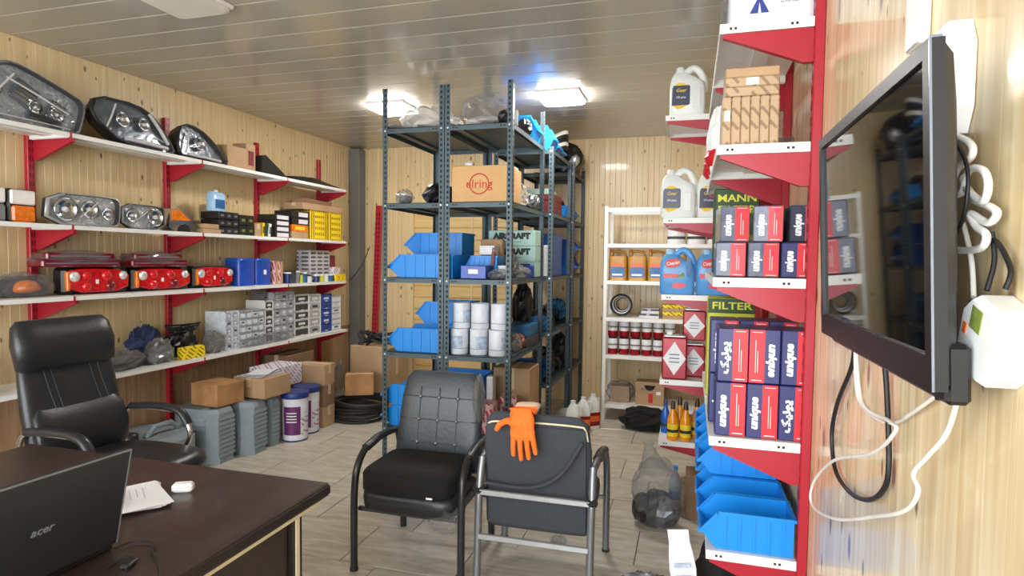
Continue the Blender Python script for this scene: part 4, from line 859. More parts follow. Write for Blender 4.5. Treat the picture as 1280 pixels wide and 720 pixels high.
for r in range(2):
    blue_bin(('dark blue bin on the last rack at eye level, underneath another', 'dark blue bin on the last rack at eye level, on top of another')[r], (-1.05, 5.98, 1.363+0.17*r), R(180), 0.42, 0.24, 0.165, BG, 'bin_blue_dark')
heap('black_parcel', 'black part on the last rack behind the dark blue bins', 'part', (-1.22, 6.15, 1.363), (0.10, 0.08, 0.10), 5.2, 'black_plastic', 0.3, 2.5)
heap('black_parcel', 'black engine part standing behind the blue part boxes in the aisle', 'part', (-1.40, 5.10, 0.901), (0.08, 0.10, 0.20), 6.6, 'black_plastic', 0.4, 2.6)
heap('metal_fitting', 'blue painted part lying at the front of the aisle rack below the blue box', 'part', (-1.22, 4.98, 0.901), (0.09, 0.06, 0.07), 1.6, 'teal_part', 0.25, 2.0)
heap('black_parcel', 'black hose parts piled in the middle of the aisle rack', 'part', (-1.46, 5.33, 0.901), (0.07, 0.08, 0.12), 3.1, 'black_plastic', 0.45, 3.0)
heap('metal_fitting', 'blue and black part at the far end of the aisle rack', 'part', (-1.28, 5.93, 0.901), (0.10, 0.08, 0.11), 7.1, 'teal_part', 0.35, 2.4, [('hose', 'black_plastic', (-0.02, 0.02, 0.14), (0.07, 0.05, 0.04))])
for i in range(2): carton(('flat blue box above the rust-red part on the white tin shelf', 'flat black box carrying the flat blue box beside the white tins')[i], -1.45, -1.17, 4.42, 4.74, 0.831+0.085*(1-i), 0.914+0.085*(1-i), ('teal_part', 'black_plastic')[i], tape=None, rz=R(-4*i))
heap('metal_fitting', 'rust-red part beside the white tins at the aisle edge', 'part', (-1.22, 4.34, 0.831), (0.05, 0.07, 0.06), 4.2, 'rust', 0.25, 2.6)
heap('wrapped_part', 'film-wrapped part beside the white tins at the aisle edge', 'wrapped part', (-1.215, 4.20, 0.831), (0.05, 0.07, 0.07), 8.1, 'film', 0.4, 3.2, [('part', 'steel_parts', (0, 0, 0.04), (0.035, 0.05, 0.04))])
blue_bin('blue bin half filled with black parts, low on the second aisle rack', (-1.14, 5.20, 0.471), R(180), 0.36, 0.24, 0.15, BG, 'bin_blue_dark')
heap('black_parcel', 'black starter motor low on the second aisle rack', 'part', (-1.26, 5.35, 0.471), (0.10, 0.08, 0.12), 5.9, 'black_plastic', 0.35, 2.2)
heap('black_parcel', 'black machine part low on the last aisle rack', 'part', (-1.26, 5.97, 0.471), (0.11, 0.08, 0.15), 2.0, 'black_plastic', 0.35, 2.2)
for i in range(3):
    t = thing('oil_bottle', ('white oil bottle nearest the tufted chair on the floor', 'white oil bottle in the middle of the three on the floor', 'white oil bottle closest to the white rack post')[i], 'bottle', (-0.93+0.06*i, 5.05+0.16*i, 0), R(20*i), 'white oil bottles on the floor')
    MB().loft([sup(0, 0, z, a, b, 18, 4) for z, a, b in ((0, 0.055, 0.04), (0.01, 0.06, 0.043), (0.19, 0.06, 0.043), (0.24, 0.05, 0.038), (0.285, 0.022, 0.022))]).build('body', 'jug_white', t)
    MB().lathe([(0.021, 0.285), (0.021, 0.31)], 12).build('cap', 'white_plastic', t)
    MB().tube([(0.02, 0, 0.27), (0.055, 0, 0.265), (0.066, 0, 0.22), (0.056, 0, 0.17)], 0.010, 6).build('handle', 'jug_white', t)
    MB().loft([sup(0, 0, 0.03, 0.0612, 0.0442, 18, 4), sup(0, 0, 0.15, 0.0612, 0.0442, 18, 4)], cap=False).build('label', 'can_red', t)
    MB().loft([sup(0, 0, 0.07, 0.062, 0.045, 18, 4), sup(0, 0, 0.12, 0.062, 0.045, 18, 4)], cap=False).build('label_band', 'label_orange', t)
t = thing('metal_bowl', 'round metal bowl on the floor below the last aisle rack', 'bowl', (-1.02, 5.42, 0)); MB().lathe([(0.06, 0), (0.11, 0.05), (0.14, 0.12), (0.134, 0.12), (0.1, 0.05), (0.05, 0.01)], 24, cap=False).build('bowl', 'silver', t); MB().lathe([(0.141, 0.115), (0.146, 0.12), (0.139, 0.124)], 24, cap=False).build('rim', 'silver', t)
# jumble of small machine parts on the aisle racks
def machine_part(kind, label, loc, rz, k, group):
    t = thing('machine_part', label, 'machine part', loc, rz, group)
    if kind == 0:        # starter motor: drum, smaller solenoid, flange
        MB().lathe([(0.0, 0), (0.045*k, 0), (0.045*k, 0.14*k), (0.03*k, 0.17*k), (0.0, 0.17*k)], 14, (-0.08*k, 0, 0.047*k), 'X').build('drum', 'black_plastic', t)
        MB().lathe([(0.0, 0), (0.022*k, 0), (0.022*k, 0.09*k), (0.0, 0.09*k)], 12, (-0.03*k, 0, 0.105*k), 'X').build('solenoid', 'steel_parts', t)
        MB().cbox(0.085*k, 0.10*k, -0.05*k, 0.05*k, 0.0, 0.12*k, 0.004).build('flange', 'dark_grey', t)
    elif kind == 1:      # hose elbow
        MB().tube(smooth_path([(-0.10*k, 0, 0.032*k), (0, 0.02*k, 0.034*k), (0.07*k, 0, 0.07*k), (0.075*k, 0, 0.15*k)], 5), 0.024*k, 10).build('hose', 'black_plastic', t)
        MB().lathe([(0.027*k, -0.008), (0.028*k, 0.0), (0.027*k, 0.008)], 12, (-0.08*k, 0, 0.0325*k), 'X', cap=False).build('clamp', 'steel_parts', t)
    elif kind == 2:      # blue boxed pump
        MB().cbox(-0.08*k, 0.08*k, -0.05*k, 0.05*k, 0, 0.07*k, 0.006).build('casing', 'teal_part', t)
        MB().lathe([(0.0, 0), (0.03*k, 0), (0.03*k, 0.03*k), (0, 0.03*k)], 12, (0.02*k, 0, 0.07*k), 'Z').build('cap', 'black_plastic', t)
        MB().tube([(-0.08*k, 0, 0.035*k), (-0.12*k, 0, 0.035*k)], 0.012*k, 8).build('nozzle', 'steel_parts', t)
    else:                # bracket plate with ribs
        MB().prism([(-0.09*k, 0), (0.09*k, 0), (0.06*k, 0.06*k), (-0.02*k, 0.10*k), (-0.07*k, 0.05*k)], 'Y', -0.03*k, 0.03*k).build('casting', 'dark_grey', t)
        MB().lathe([(0.028*k, -0.045*k), (0.028*k, 0.045*k)], 12, (0.0, 0, 0.045*k), 'Y').build('bush', 'black_plastic', t)
kinds = ('black starter motor', 'black rubber hose elbow', 'blue pump', 'dark cast bracket')
rnd = random.Random(11)
for z, where, spots in ((0.831, 'beside the white tins', [(-1.50, 4.30)]),
                 (0.901, 'below the tall dark blue box', [(-1.25, 5.12), (-1.25, 5.30), (-1.25, 5.50), (-1.47, 5.53), (-1.25, 5.78), (-1.47, 5.80), (-1.25, 6.12), (-1.46, 6.12)]),
                 (0.471, 'low on the aisle racks', [(-1.25, 5.54), (-1.47, 5.5), (-1.25, 5.78), (-1.25, 6.16), (-1.47, 6.1)]),
                 (1.889, 'on the shelf behind the rope bundle', [(-1.38, 4.62), (-1.40, 4.40), (-1.50, 5.2), (-1.20, 5.50)]),
                 (1.363, 'on the shelf with the dark blue boxes', [(-1.25, 5.52), (-1.46, 5.53)])):
    seen = {}
    tot = [(q+int(z*10)) % 4 for q in range(len(spots))]
    for n_, (x, y) in enumerate(spots):
        kd = (n_+int(z*10)) % 4
        seen[kd] = seen.get(kd, 0)+1
        machine_part(kd, kinds[kd]+' jumbled '+where+('' if tot.count(kd) == 1 else ', nearer one' if seen[kd] == 1 else ', further one'), (min(x, -1.235), y, z), rnd.uniform(-1.5, 1.5), rnd.uniform(0.75, 1.05), 'machine parts in the jumble '+where)
# ------------------------------------------------------------------ on the white rack
def jerrycan(label, loc, s=1.0):
    t = thing('jerrycan', label, 'jerrycan', loc, 0, 'golden jerrycans on the white rack')
    MB().loft([sup(0, 0, z, a, 0.06, 20, 6) for z, a in ((0, 0.08), (0.006, 0.084), (0.205, 0.084), (0.225, 0.08))]).build('body', 'jug_gold', t)
    MB().cbox(-0.08, -0.045, -0.03, 0.03, 0.222, 0.275, 0.01).build('shoulder', 'jug_gold', t)
    MB().tube([(-0.06, 0, 0.265), (0.0, 0, 0.272), (0.06, 0, 0.262), (0.07, 0, 0.222)], 0.013, 8).build('handle', 'jug_gold', t)
    MB().lathe([(0.018, 0.27), (0.018, 0.29)], 12, (-0.062, 0, 0)).build('cap', 'label_orange', t)
    MB().box(-0.065, 0.065, -0.0612, -0.06, 0.03, 0.125).build('label', 'label_blue', t)
    MB().box(-0.06, 0.06, -0.0616, -0.06, 0.125, 0.16).build('label_band', 'label_orange', t)
    MB().box(-0.05, 0.045, -0.0622, -0.0612, 0.045, 0.062).build('print_line', 'white_ink', t)
for i in range(4): jerrycan(('golden jerrycan closest to the white rack post', 'second golden jerrycan from the white rack post', 'third golden jerrycan, partly behind the blue jug', 'fourth golden jerrycan, mostly behind the blue jug')[i], (-0.655+0.178*i, 5.78, 1.316))
for i in range(3):
    t = thing('paint_tin', ('silver printed tin nearer the white jug on the white rack', 'silver printed tin beside the shelf edge on the white rack', 'silver printed tin hidden furthest behind the shelf edge')[i], 'tin', (-0.135+0.175*i, 5.80, 1.656), 0, 'silver tins on the white rack')
    MB().lathe([(0.078, 0), (0.08, 0.005), (0.08, 0.14), (0.076, 0.146)], 24).build('body', 'can_white', t); MB().lathe([(0.081, 0.135), (0.082, 0.145), (0.07, 0.145)], 24, cap=False).build('lid', 'silver', t)
    MB().lathe([(0.0806, 0.045), (0.0806, 0.07)], 24, cap=False).build('print_band', 'dark_grey', t)
SG = 'red and white cans on the white rack'
for r in range(2):
    for c in range(6):
        t = thing('spray_can', f'red and white can, {ordn[c]} from the rack post in the {("lower", "upper")[r]} row', 'can', (-0.69+0.104*c, 5.745, 0.623+0.167*r), R(15*c), SG)
        MB().lathe([(0.044, 0), (0.046, 0.004), (0.046, 0.055)], 18, cap=False).build('base_band', 'can_red', t)
        MB().lathe([(0.046, 0.055), (0.046, 0.135), (0.040, 0.148)], 18, cap=False).build('body', 'can_white', t)
        MB().lathe([(0.0395, 0.147), (0.038, 0.163), (0.03, 0.166)], 18).build('lid', 'black_plastic', t)
        MB().lathe([(0.0466, 0.085), (0.0466, 0.1)], 18, cap=False).build('print_band', 'mid_grey', t)
t = thing('cable_coil', 'coil of black and white cable on the white rack above the cans', 'cable', (-0.62, 5.82, 0.973))
for k in range(5): MB().tube([((0.095-0.008*k)*math.cos(a), 0.03*k-0.06+0.01*math.sin(a*2), 0.112+(0.095-0.008*k)*math.sin(a)) for a in [2*PI*i/22 for i in range(22)]], 0.012, 6, closed=True).build('loop', ('cable_black', 'cable_white')[k % 2], t)
for i in range(4): carton(f'flat white pack, {("lowest", "second", "third", "highest")[i]} of the pile above the red and white cans', -0.45+0.01*i, -0.27, 5.72, 5.88, 0.973+0.022*i, 0.9945+0.022*i, ('paper', 'grey_pack')[i % 2], tape=None, group='flat white packs on the white rack')
for i in range(4): carton(f'flat tan pack, {("lowest", "second", "third", "highest")[i]} of the pile beside the flat white packs', -0.24, -0.03, 5.72, 5.90, 0.973+0.032*i, 1.0045+0.032*i, ('cardboard', 'yellow_slash')[i % 2], tape=None, group='flat tan packs on the white rack')
t = heap('shopping_bag', 'brown carton in a clear bag on the lowest white rack shelf', 'bag', (-0.62, 5.84, 0.158), (0.13, 0.11, 0.105), 3.7, 'film', 0.25, 2.6, part='bag'); MB().cbox(-0.09, 0.09, -0.06, 0.08, 0.003, 0.15, 0.004).build('carton', 'cardboard', t)
t = carton('brown carton with red print and hand hole on the lowest white rack shelf', -0.47, -0.21, 5.74, 5.92, 0.158, 0.37, 'cardboard', tape=None)
MB().box(-0.01, 0.03, -0.0915, -0.09, 0.02, 0.11).build('red_print', 'red', t); MB().box(0.06, 0.1, -0.0915, -0.09, 0.10, 0.13).build('label', 'white_ink', t); MB().prism(arc(0, 0.185, 0.05, 180, 360), 'Y', -0.0915, -0.09).build('hand_hole', 'black_matt', t)
text('FILTER', 0.03, 'black_ink', t, (-0.03, -0.091, 0.145), FRONT, width=0.1)
heap('black_bag', 'black plastic bag slumped on the floor below the white rack', 'bag', (-0.36, 5.48, 0), (0.20, 0.13, 0.10), 6.9, 'black_matt', 0.4, 2.4)
# ------------------------------------------------------------------ deep shelves on the right wall
def jug(label, loc, group, m='jug_white', w=0.21, h=0.295, d=0.12, kind='white', rz=0.0, lab=None):
    t = thing('oil_jug', label, 'jug', loc, rz, group); a = w/2
    rings = []
    for z, l, r_, b in ((0, -a+0.006, a-0.006, d/2-0.006), (0.008, -a, a, d/2), (h*0.55, -a, a, d/2), (h*0.68, -a*0.98, a*0.92, d/2*0.95), (h*0.80, -a*0.9, a*0.35, d/2*0.8), (h*0.9, -a*0.72, -a*0.1, d/2*0.45)):
        rings.append(sup((l+r_)/2, 0, z, (r_-l)/2, b, 24, 5))
    MB().loft(rings).build('body', m, t)
    MB().lathe([(0.026, h*0.885), (0.026, h), (0.022, h+0.004)], 14, (-a*0.42, 0, 0)).build('cap', m if kind == 'white' else 'jug_pale', t)
    MB().tube(smooth_path([(-a*0.2, 0, h*0.87), (a*0.25, 0, h*0.985), (a*0.62, 0, h*0.93), (a*0.88, 0, h*0.74), (a*0.93, 0, h*0.5)], 5), 0.022, 10).build('handle', m, t)
    if kind == 'white':
        MB().cbox(a*0.30, a*0.74, -d/2-0.003, -d/2+0.002, h*0.14, h*0.52, 0.003).build('grip_panel', m, t)
        MB().prism(dense([(-a*0.85, h*0.22), (-a*0.50, h*0.10), (a*0.12, h*0.22), (a*0.12, h*0.58), (-a*0.4, h*0.68), (-a*0.85, h*0.58)], 1), 'Y', -d/2-0.0015, -d/2+0.001).build('label_back', 'yellow_ink', t)
        lb = MB().prism([(-a*0.86, h*0.2), (a*0.08, h*0.2), (a*0.14, h*0.23), (a*0.14, h*0.57), (a*0.08, h*0.6), (-a*0.78, h*0.6), (-a*0.84, h*0.55)], 'Y', -d/2-0.003, -d/2).build('label', 'navy_dark', t)
        text('Gear', 0.03, 'yellow_ink', lb, (-a*0.36, -d/2-0.0032, h*0.50), FRONT, shear=0.3, bold=0.01)
        text('Oil plus', 0.018, 'white_ink', lb, (-a*0.36, -d/2-0.0032, h*0.36), FRONT)
    else:
        g = dense([(-0.052, 0), (-0.03, 0.028), (0.03, 0.028), (0.052, 0), (0.03, -0.028), (-0.03, -0.028)], 2)
        o = MB().prism(g, 'Y', -0.002, 0.001).build('brand_oval', 'red', t, (-a*0.25, -d/2, h*0.70), (0, R(-10), 0))
        text('Caspian', 0.03, 'white_ink', o, (0, -0.0024, 0), FRONT, shear=0.2, bold=0.01, width=0.078)
        MB().prism([(-0.045, -0.012), (0.045, -0.012), (0.045, 0.012), (-0.045, 0.012)], 'Y', -0.002, 0.001).build('banner', 'bright_red', t, (-a*0.35, -d/2, h*0.42))
        MB().prism(dense([(0, 0), (0.07, 0.01), (0.06, 0.04), (0.03, 0.02)], 1), 'Y', -0.0025, 0.001).build('leaf_print', 'green_label', t, (-a*0.2, -d/2, h*0.36))
        MB().prism(dense([(-0.04, -0.014), (0.04, -0.018), (0.05, 0.014), (-0.02, 0.02)], 1), 'Y', -0.002, 0.001).build('banner', 'bright_red', t, (a*0.05, -d/2, h*0.2))
        MB().prism(dense([(-0.012, 0.03), (0.014, 0.035), (0.016, 0.15), (-0.014, 0.14)], 2), 'Y', -0.002, 0.001).build('grip_recess', 'label_blue', t, (a*0.62, -d/2, h*0.28))
    return t
JG = 'white oil jugs on the deep right-hand shelves'
jug('white jug with navy label alone on the topmost deep shelf', (-0.045, 3.93, 2.386), JG)
jug('white jug with navy label at the front of the second deep shelf', (-0.085, 3.93, 1.766), JG)
jug('white jug half hidden behind the near shelf edge on the second deep shelf', (0.13, 3.95, 1.766), JG)
BJ = 'blue jugs with red ovals'
jug('blue jug with red oval at the front of the third deep shelf', (-0.08, 3.93, 1.296), BJ, 'jug_blue', 0.21, 0.275, 0.13, 'blue')
jug('blue jug with red oval half hidden by the near shelves', (0.135, 3.95, 1.296), BJ, 'jug_blue', 0.21, 0.275, 0.13, 'blue')
def diamond_tin(label, loc, w, h):
    t = thing('oil_tin', label, 'tin', loc, 0, 'red tins with white diamonds')
    MB().cbox(-w/2, w/2, 0, 0.10, 0, h, 0.008).build('body', 'can_red', t)
    MB().prism([(-w*0.46, h*0.5), (0, h*0.1), (w*0.46, h*0.5), (0, h*0.9)], 'Y', -0.0015, 0).build('diamond', 'can_white', t)
    for k in range(3): MB().box(-w*0.2, w*0.2, -0.0025, -0.0015, h*(0.4+0.09*k), h*(0.43+0.09*k)).build('print_line', 'mid_grey', t)
    MB().cbox(-w/2+0.01, w/2-0.01, 0.01, 0.09, h, h+0.012, 0.004).build('top_rim', 'silver', t)
    MB().lathe([(0.018, h+0.011), (0.018, h+0.03)], 12, (-w*0.2, 0.05, 0)).build('cap', 'white_plastic', t)
diamond_tin('red tin with white diamond at the front of the fourth deep shelf', (-0.085, 3.87, 0.769), 0.15, 0.26)
diamond_tin('red tin with white diamond underneath another on the fourth deep shelf', (0.03, 3.99, 0.769), 0.14, 0.20)
diamond_tin('red tin with white diamond on top of another on the fourth deep shelf', (0.03, 3.99, 1.000), 0.14, 0.19)
diamond_tin('red tin with white diamond furthest from the aisle on the fourth deep shelf', (0.19, 3.99, 0.769), 0.14, 0.26)
def squeeze(label, x, y, m, lab, r, h):
    t = thing('additive_bottle', label, 'bottle', (x, y, 0.386), 0, 'additive bottles on the lowest deep shelf')
    MB().lathe([(r*0.95, 0), (r, 0.006), (r, h*0.5), (r*0.8, h*0.62), (r*0.42, h*0.75), (r*0.4, h*0.8)], 18).build('body', m, t)
    MB().lathe([(r*0.45, h*0.8), (r*0.42, h*0.9), (r*0.25, h)], 14).build('cap', 'brown_cap' if m != 'blue_bottle' else 'pail_blue', t)
    MB().lathe([(r*1.015, h*0.1), (r*1.015, h*0.42)], 18, cap=False).build('label', lab, t)
    MB().lathe([(r*1.03, h*0.2), (r*1.03, h*0.28)], 18, cap=False).build('print_band', 'black_ink', t)
squeeze('orange bottle with yellow label nearest the aisle on the lowest deep shelf', -0.085, 3.90, 'orange_bottle', 'yellow_label', 0.034, 0.24)
squeeze('orange bottle with yellow label beside the blue bins on the lowest deep shelf', -0.008, 3.90, 'orange_bottle', 'yellow_label', 0.034, 0.24)
squeeze('orange bottle standing behind the two front ones', -0.045, 3.99, 'orange_bottle', 'label_orange', 0.034, 0.25)
squeeze('orange bottle furthest in, above the blue bins', 0.06, 3.98, 'orange_bottle', 'yellow_label', 0.034, 0.25)
squeeze('bright blue bottle at the outer corner of the lowest deep shelf', -0.135, 4.05, 'blue_bottle', 'bin_blue_dark', 0.028, 0.22)
# ------------------------------------------------------------------ near shelves on the right wall
t = thing('packing_bag', 'white printed bag with blue triangle on the topmost shelf', 'bag', (0.245, 2.36, 2.303))
MB().loft([sup(0, 0, z, a, b, 24, 7) for z, a, b in ((0, 0.138, 0.12), (0.02, 0.142, 0.125), (0.14, 0.14, 0.12), (0.24, 0.12, 0.07))]).build('sack', 'pail_white', t)
MB().prism([(-0.03, 0), (0.03, 0), (0, 0.06)], 'Y', -0.1275, -0.124).build('triangle_logo', 'blue_ink', t, (-0.045, 0, 0.035)); MB().prism([(-0.004, 0), (0.006, 0.0), (0.0, 0.034)], 'Y', -0.1285, -0.127).build('triangle_slit', 'pail_white', t, (-0.045, 0, 0.035))
text('POWERBRINC', 0.02, 'blue_ink', t, (0.055, -0.1262, 0.085), FRONT, bold=0.012, width=0.095); text('AUTO PARTS', 0.009, 'mid_grey', t, (0.055, -0.1262, 0.065), FRONT, width=0.07)
heap('plastic_bag', 'pale translucent bag beside the white printed bag', 'bag', (0.09, 2.40, 2.303), (0.012, 0.10, 0.10), 4.5, 'film', 0.3, 2.6)
CG2 = 'striped brown cartons on the second shelf of the near right-hand bay'
for i in range(6):
    t = carton(f'upright striped brown carton, {ordn[i]} from the aisle in the row of six', 0.092+0.0305*i, 0.1215+0.0305*i, 2.24, 2.42, 1.899, 2.066, 'carton_print', tape=None, group=CG2)
    if i == 0: MB().box(-0.008, 0.010, -0.0915, -0.09, 0.085, 0.12).build('label', 'white_ink', t)
for i in range(3):
    t = carton(f'striped brown carton lying {("lowest", "second", "highest")[i]} on the upright row', 0.10, 0.272, 2.24, 2.42, 2.067+0.032*i, 2.0985+0.032*i, 'carton_print' if i < 2 else 'cardboard', tape=None, group=CG2)
    if i == 1: MB().box(-0.02, 0.02, -0.0915, -0.09, 0.004, 0.028).build('label', 'white_ink', t)
carton('grey film-wrapped box behind the striped cartons', 0.28, 0.36, 2.50, 2.68, 1.899, 1.97, 'film_dull', tape=None)
def unique_pack(label, loc, w, h, d, group, flip=False, navy='navy', persian=False, rz=0.0, wrapped=False):
    """navy and red pack; lettering runs upwards on the navy half"""
    t = thing('parts_pack', label, 'box', loc, rz, group)
    MB().cbox(0, w, 0, d, 0, h, 0.003).build('body', navy, t)
    a, b = (0.001, w*0.5) if flip else (w*0.5, w-0.001)
    r = MB(); r.box(a, b, -0.001, 0.002, 0.002, h-0.002); r.build('red_panel', 'bright_red', t)
    x = w*0.75 if flip else w*0.25
    s = '\uFB8F\uFBFF\uFEE7\uFEEE\uFBFE' if persian else 'unique'
    text(s, w*0.36, 'white_ink', t, (x, -0.0016, h*0.45), (R(90), R(90 if flip else -90), 0), shear=0.0 if persian else 0.25, bold=0.05, width=h*0.6)
    xr = w*0.25 if flip else w*0.75
    for k in range(2): MB().box(xr-0.002+0.007*k-0.003, xr+0.007*k-0.0035, -0.0018, -0.001, h*0.2, h*(0.8-0.2*k)).build('print_line', 'white_ink', t)
    MB().box(a+w*0.08, b-w*0.08, -0.0018, -0.001, h*0.05, h*0.065).build('print_line', 'white_ink', t); MB().box(a+w*0.08, b-w*0.08, -0.0018, -0.001, h*0.94, h*0.95).build('print_line', 'white_ink', t)
    if wrapped: MB().cbox(-0.002, w+0.002, -0.004, d+0.002, -0.0, h+0.002, 0.004).build('film', 'lens_clear', t)
    return t
UG = 'navy and red packs on the third near shelf'; o3 = ('nearest the aisle', 'in the middle', 'nearest the red upright')
for i in range(3):
    unique_pack(f'navy and red pack in film, lower row, {o3[i]}', (0.082+0.106*i, 2.235, 1.449), 0.098, 0.118, 0.15, UG, wrapped=True, navy=('navy_film_sheen', 'navy_film_sheen', 'navy')[i])
for i in range(3):
    unique_pack(f'navy and red pack in film, upper row, {o3[i]}', (0.096+0.106*i+0.01*(i == 2), 2.24, 1.570), 0.094, 0.122, 0.15, UG, wrapped=True, navy=('navy_film_sheen', 'navy_film_sheen', 'navy_dark')[i], rz=R((4, -3, 2)[i]))
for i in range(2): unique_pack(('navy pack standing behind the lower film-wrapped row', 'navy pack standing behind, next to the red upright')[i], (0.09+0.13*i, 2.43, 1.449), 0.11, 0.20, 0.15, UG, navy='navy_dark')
UG4 = 'tall navy and red boxes on the fourth near shelf'
spec = [(False, False), (False, False), (False, True)]
for i in range(3): unique_pack(f'tall navy and red box, lower row, {o3[i]}', (0.093+0.103*i, 2.225, 0.894), 0.10, 0.187, 0.15, UG4, flip=spec[i][0], persian=spec[i][1])
spec = [(False, True), (True, False), (False, False)]
for i in range(3): unique_pack(f'tall navy and red box, upper row, {o3[i]}', (0.097+0.103*i, 2.23, 1.083), 0.10, 0.187, 0.15, UG4, flip=spec[i][0], persian=spec[i][1])
for i in range(3): unique_pack(f'tall navy and red box of the lower second row, {o3[i]}', (0.077+0.102*i, 2.40, 0.894), 0.10, 0.187, 0.15, UG4)
for i in range(3): unique_pack(f'tall navy and red box of the upper second row, {o3[i]}', (0.077+0.102*i, 2.40, 1.083), 0.10, 0.20, 0.15, UG4)
RB = 'blue bins on the lowest near shelf'
for i in range(3): blue_bin(('blue bin closest to the camera on the lowest right-hand shelf', 'second blue bin on the lowest right-hand shelf', 'third blue bin on the lowest right-hand shelf')[i], (0.055-0.004*i, 2.225+0.19*i, 0.489), 0, 0.305, 0.17, 0.135, RB)
blue_bin('blue bin stacked on the third one under the navy boxes', (0.05, 2.61, 0.626), 0, 0.30, 0.17, 0.12, RB)
for i in range(3): blue_bin(f'blue bin on the lowest shelf of the filter bay, {("first", "second", "last")[i]} of the row', (0.05, 2.885+0.19*i, 0.489), 0, 0.30, 0.17, 0.135, RB)
for i in range(3): blue_bin(f'blue bin stacked on the row in the filter bay, {("first", "second", "last")[i]} of the upper row', (0.045, 2.885+0.19*i, 0.626), 0, 0.30, 0.17, 0.12, RB)
# filter boxes in the second bay
def filter_box(label, x, y, z, w, d, h, m, word, ink, wz, band=None):
    t = carton(label, x, x+w, y, y+d, z, z+h, m, tape=None, group='filter boxes in the second right-hand bay', name='filter_box')
    if band: MB().box(-w/2, w/2, -d/2-0.0012, -d/2, h*0.72, h-0.002).build('band', band, t)
    for k, s in enumerate(word): text(s, 0.045, ink, t, (0, -d/2-0.002, wz-0.05*k), FRONT, bold=0.02, width=w*0.85)
filter_box('dark green filter box with yellow lettering above the film-wrapped packs', 0.095, 2.89, 1.622, 0.19, 0.18, 0.205, 'filter_green', ('MANN', 'FILTER'), 'filter_yellow', 0.16)
filter_box('dark green filter box underneath the lettered one', 0.095, 2.89, 1.448, 0.19, 0.18, 0.173, 'filter_green', ('MANN', 'FILTER'), 'filter_yellow', 0.16)
filter_box('lime yellow filter box with green lettered band behind the tall navy boxes', 0.08, 2.89, 1.096, 0.20, 0.18, 0.24, 'lime', ('FILTER',), 'filter_yellow', 0.205, 'filter_green')
filter_box('lime yellow filter box underneath the banded one', 0.08, 2.89, 0.894, 0.20, 0.18, 0.2, 'lime', (), 'filter_yellow', 0.1)
for i in range(3):
    t = thing('rag_pack', f'white and red pack of rags, {("first", "second", "third")[i]} along the second bay shelf', 'pack', (0.115, 2.95+0.20*i, 1.899), 0, 'white and red packs of rags')
    MB().crumple((0, 0, 0.14), (0.055, 0.09, 0.16), 2.2+i, 0.25, 2.6, 16, 12, floor=0.0).build('pack', 'white_plastic', t); MB().crumple((-0.01, -0.01, 0.07), (0.056, 0.091, 0.05), 3.2+i, 0.2, 2.6, 16, 8, floor=0.0).build('band', 'red', t)
carton('dark navy box standing in the second bay above the lime boxes', 0.30, 0.37, 2.93, 3.13, 1.448, 1.70, 'navy_dark', tape=None)
# ------------------------------------------------------------------ floor at the right
t = heap('plastic_bag', 'clear knotted plastic bag of dark parts standing on the floor', 'bag', (-0.155, 3.50, 0), (0.135, 0.11, 0.20), 2.1, 'film', 0.22, 2.2, part='bag')
MB().loft([[(0.07*math.cos(a)*s+dx, 0.045*math.sin(a)*s, z) for a in [2*PI*i/12 for i in range(12)]] for s, z, dx in ((1.5, 0.30, 0.0), (0.8, 0.38, -0.03), (0.35, 0.45, -0.05), (0.5, 0.475, -0.055))], cap=False, smooth=False).build('knotted_neck', 'film', t)
for k, (dx, dy, s) in enumerate(((-0.05, 0.0, 0.085), (0.05, -0.01, 0.08), (0.0, 0.03, 0.09))): MB().crumple((dx, dy, s), (s, s*0.9, s), 3.1+k, 0.35, 2.6, 12, 8, floor=0.004).build('part', ('black_plastic', 'steel_parts', 'dark_grey')[k], t)
carton('brown carton behind the clear bag below the deep shelf', 0.0, 0.18, 3.62, 3.80, 0, 0.26, 'cardboard_dark', tape=None)
t = thing('water_bottle', 'empty clear plastic bottle standing behind the clear bag', 'bottle', (-0.06, 3.72, 0)); MB().lathe([(0.034, 0), (0.036, 0.01), (0.036, 0.18), (0.014, 0.24), (0.014, 0.26)], 16).build('body', 'glass_bottle', t); MB().lathe([(0.037, 0.08), (0.037, 0.13)], 16, cap=False).build('label', 'box_blue', t); MB().lathe([(0.016, 0.26), (0.016, 0.275)], 12).build('cap', 'bin_blue', t)
t = thing('paper_sheet', 'white printed sheet leaning against the lowest right-hand shelf', 'paper', (0.045, 2.40, 0.0), 0, None, (R(-5), R(-9), 0))
V = []
for i in range(10):
    z = 0.45*i/9; w = 0.045+0.006*math.sin(i*1.3); V += [(-w, 0.008*math.sin(i*0.9), z), (w, 0.008*math.sin(i*0.9+0.8), z)]
MB().add(V+[(x, y+0.002, z) for x, y, z in V], [(2*i, 2*i+1, 2*i+3, 2*i+2) for i in range(9)]+[(20+2*i, 20+2*i+2, 20+2*i+3, 20+2*i+1) for i in range(9)], True).build('sheet', 'paper', t)
for k in range(7): MB().box(-0.03, 0.03, -0.0125, -0.0115, 0.04+0.045*k, 0.055+0.045*k).build('print_block', 'tin_print', t)
heap('black_parcel', 'black cloth heap under the blue bins beside the white sheet', 'cloth', (0.19, 2.62, 0), (0.13, 0.17, 0.20), 5.3, 'black_matt', 0.3, 2.4)
heap('metal_fitting', 'jumble of greasy metal parts under the lowest right-hand shelf', 'metal parts', (0.21, 2.30, 0), (0.13, 0.11, 0.14), 7.9, 'steel_parts', 0.45, 3.4)
heap('metal_fitting', 'small greasy gear cluster on the floor tiles before the paper sheet', 'metal parts', (-0.16, 2.76, 0), (0.11, 0.06, 0.04), 4.6, 'steel_parts', 0.6, 4.0, [('gear', 'black_plastic', (-0.04, 0, 0.035), (0.04, 0.03, 0.035))])
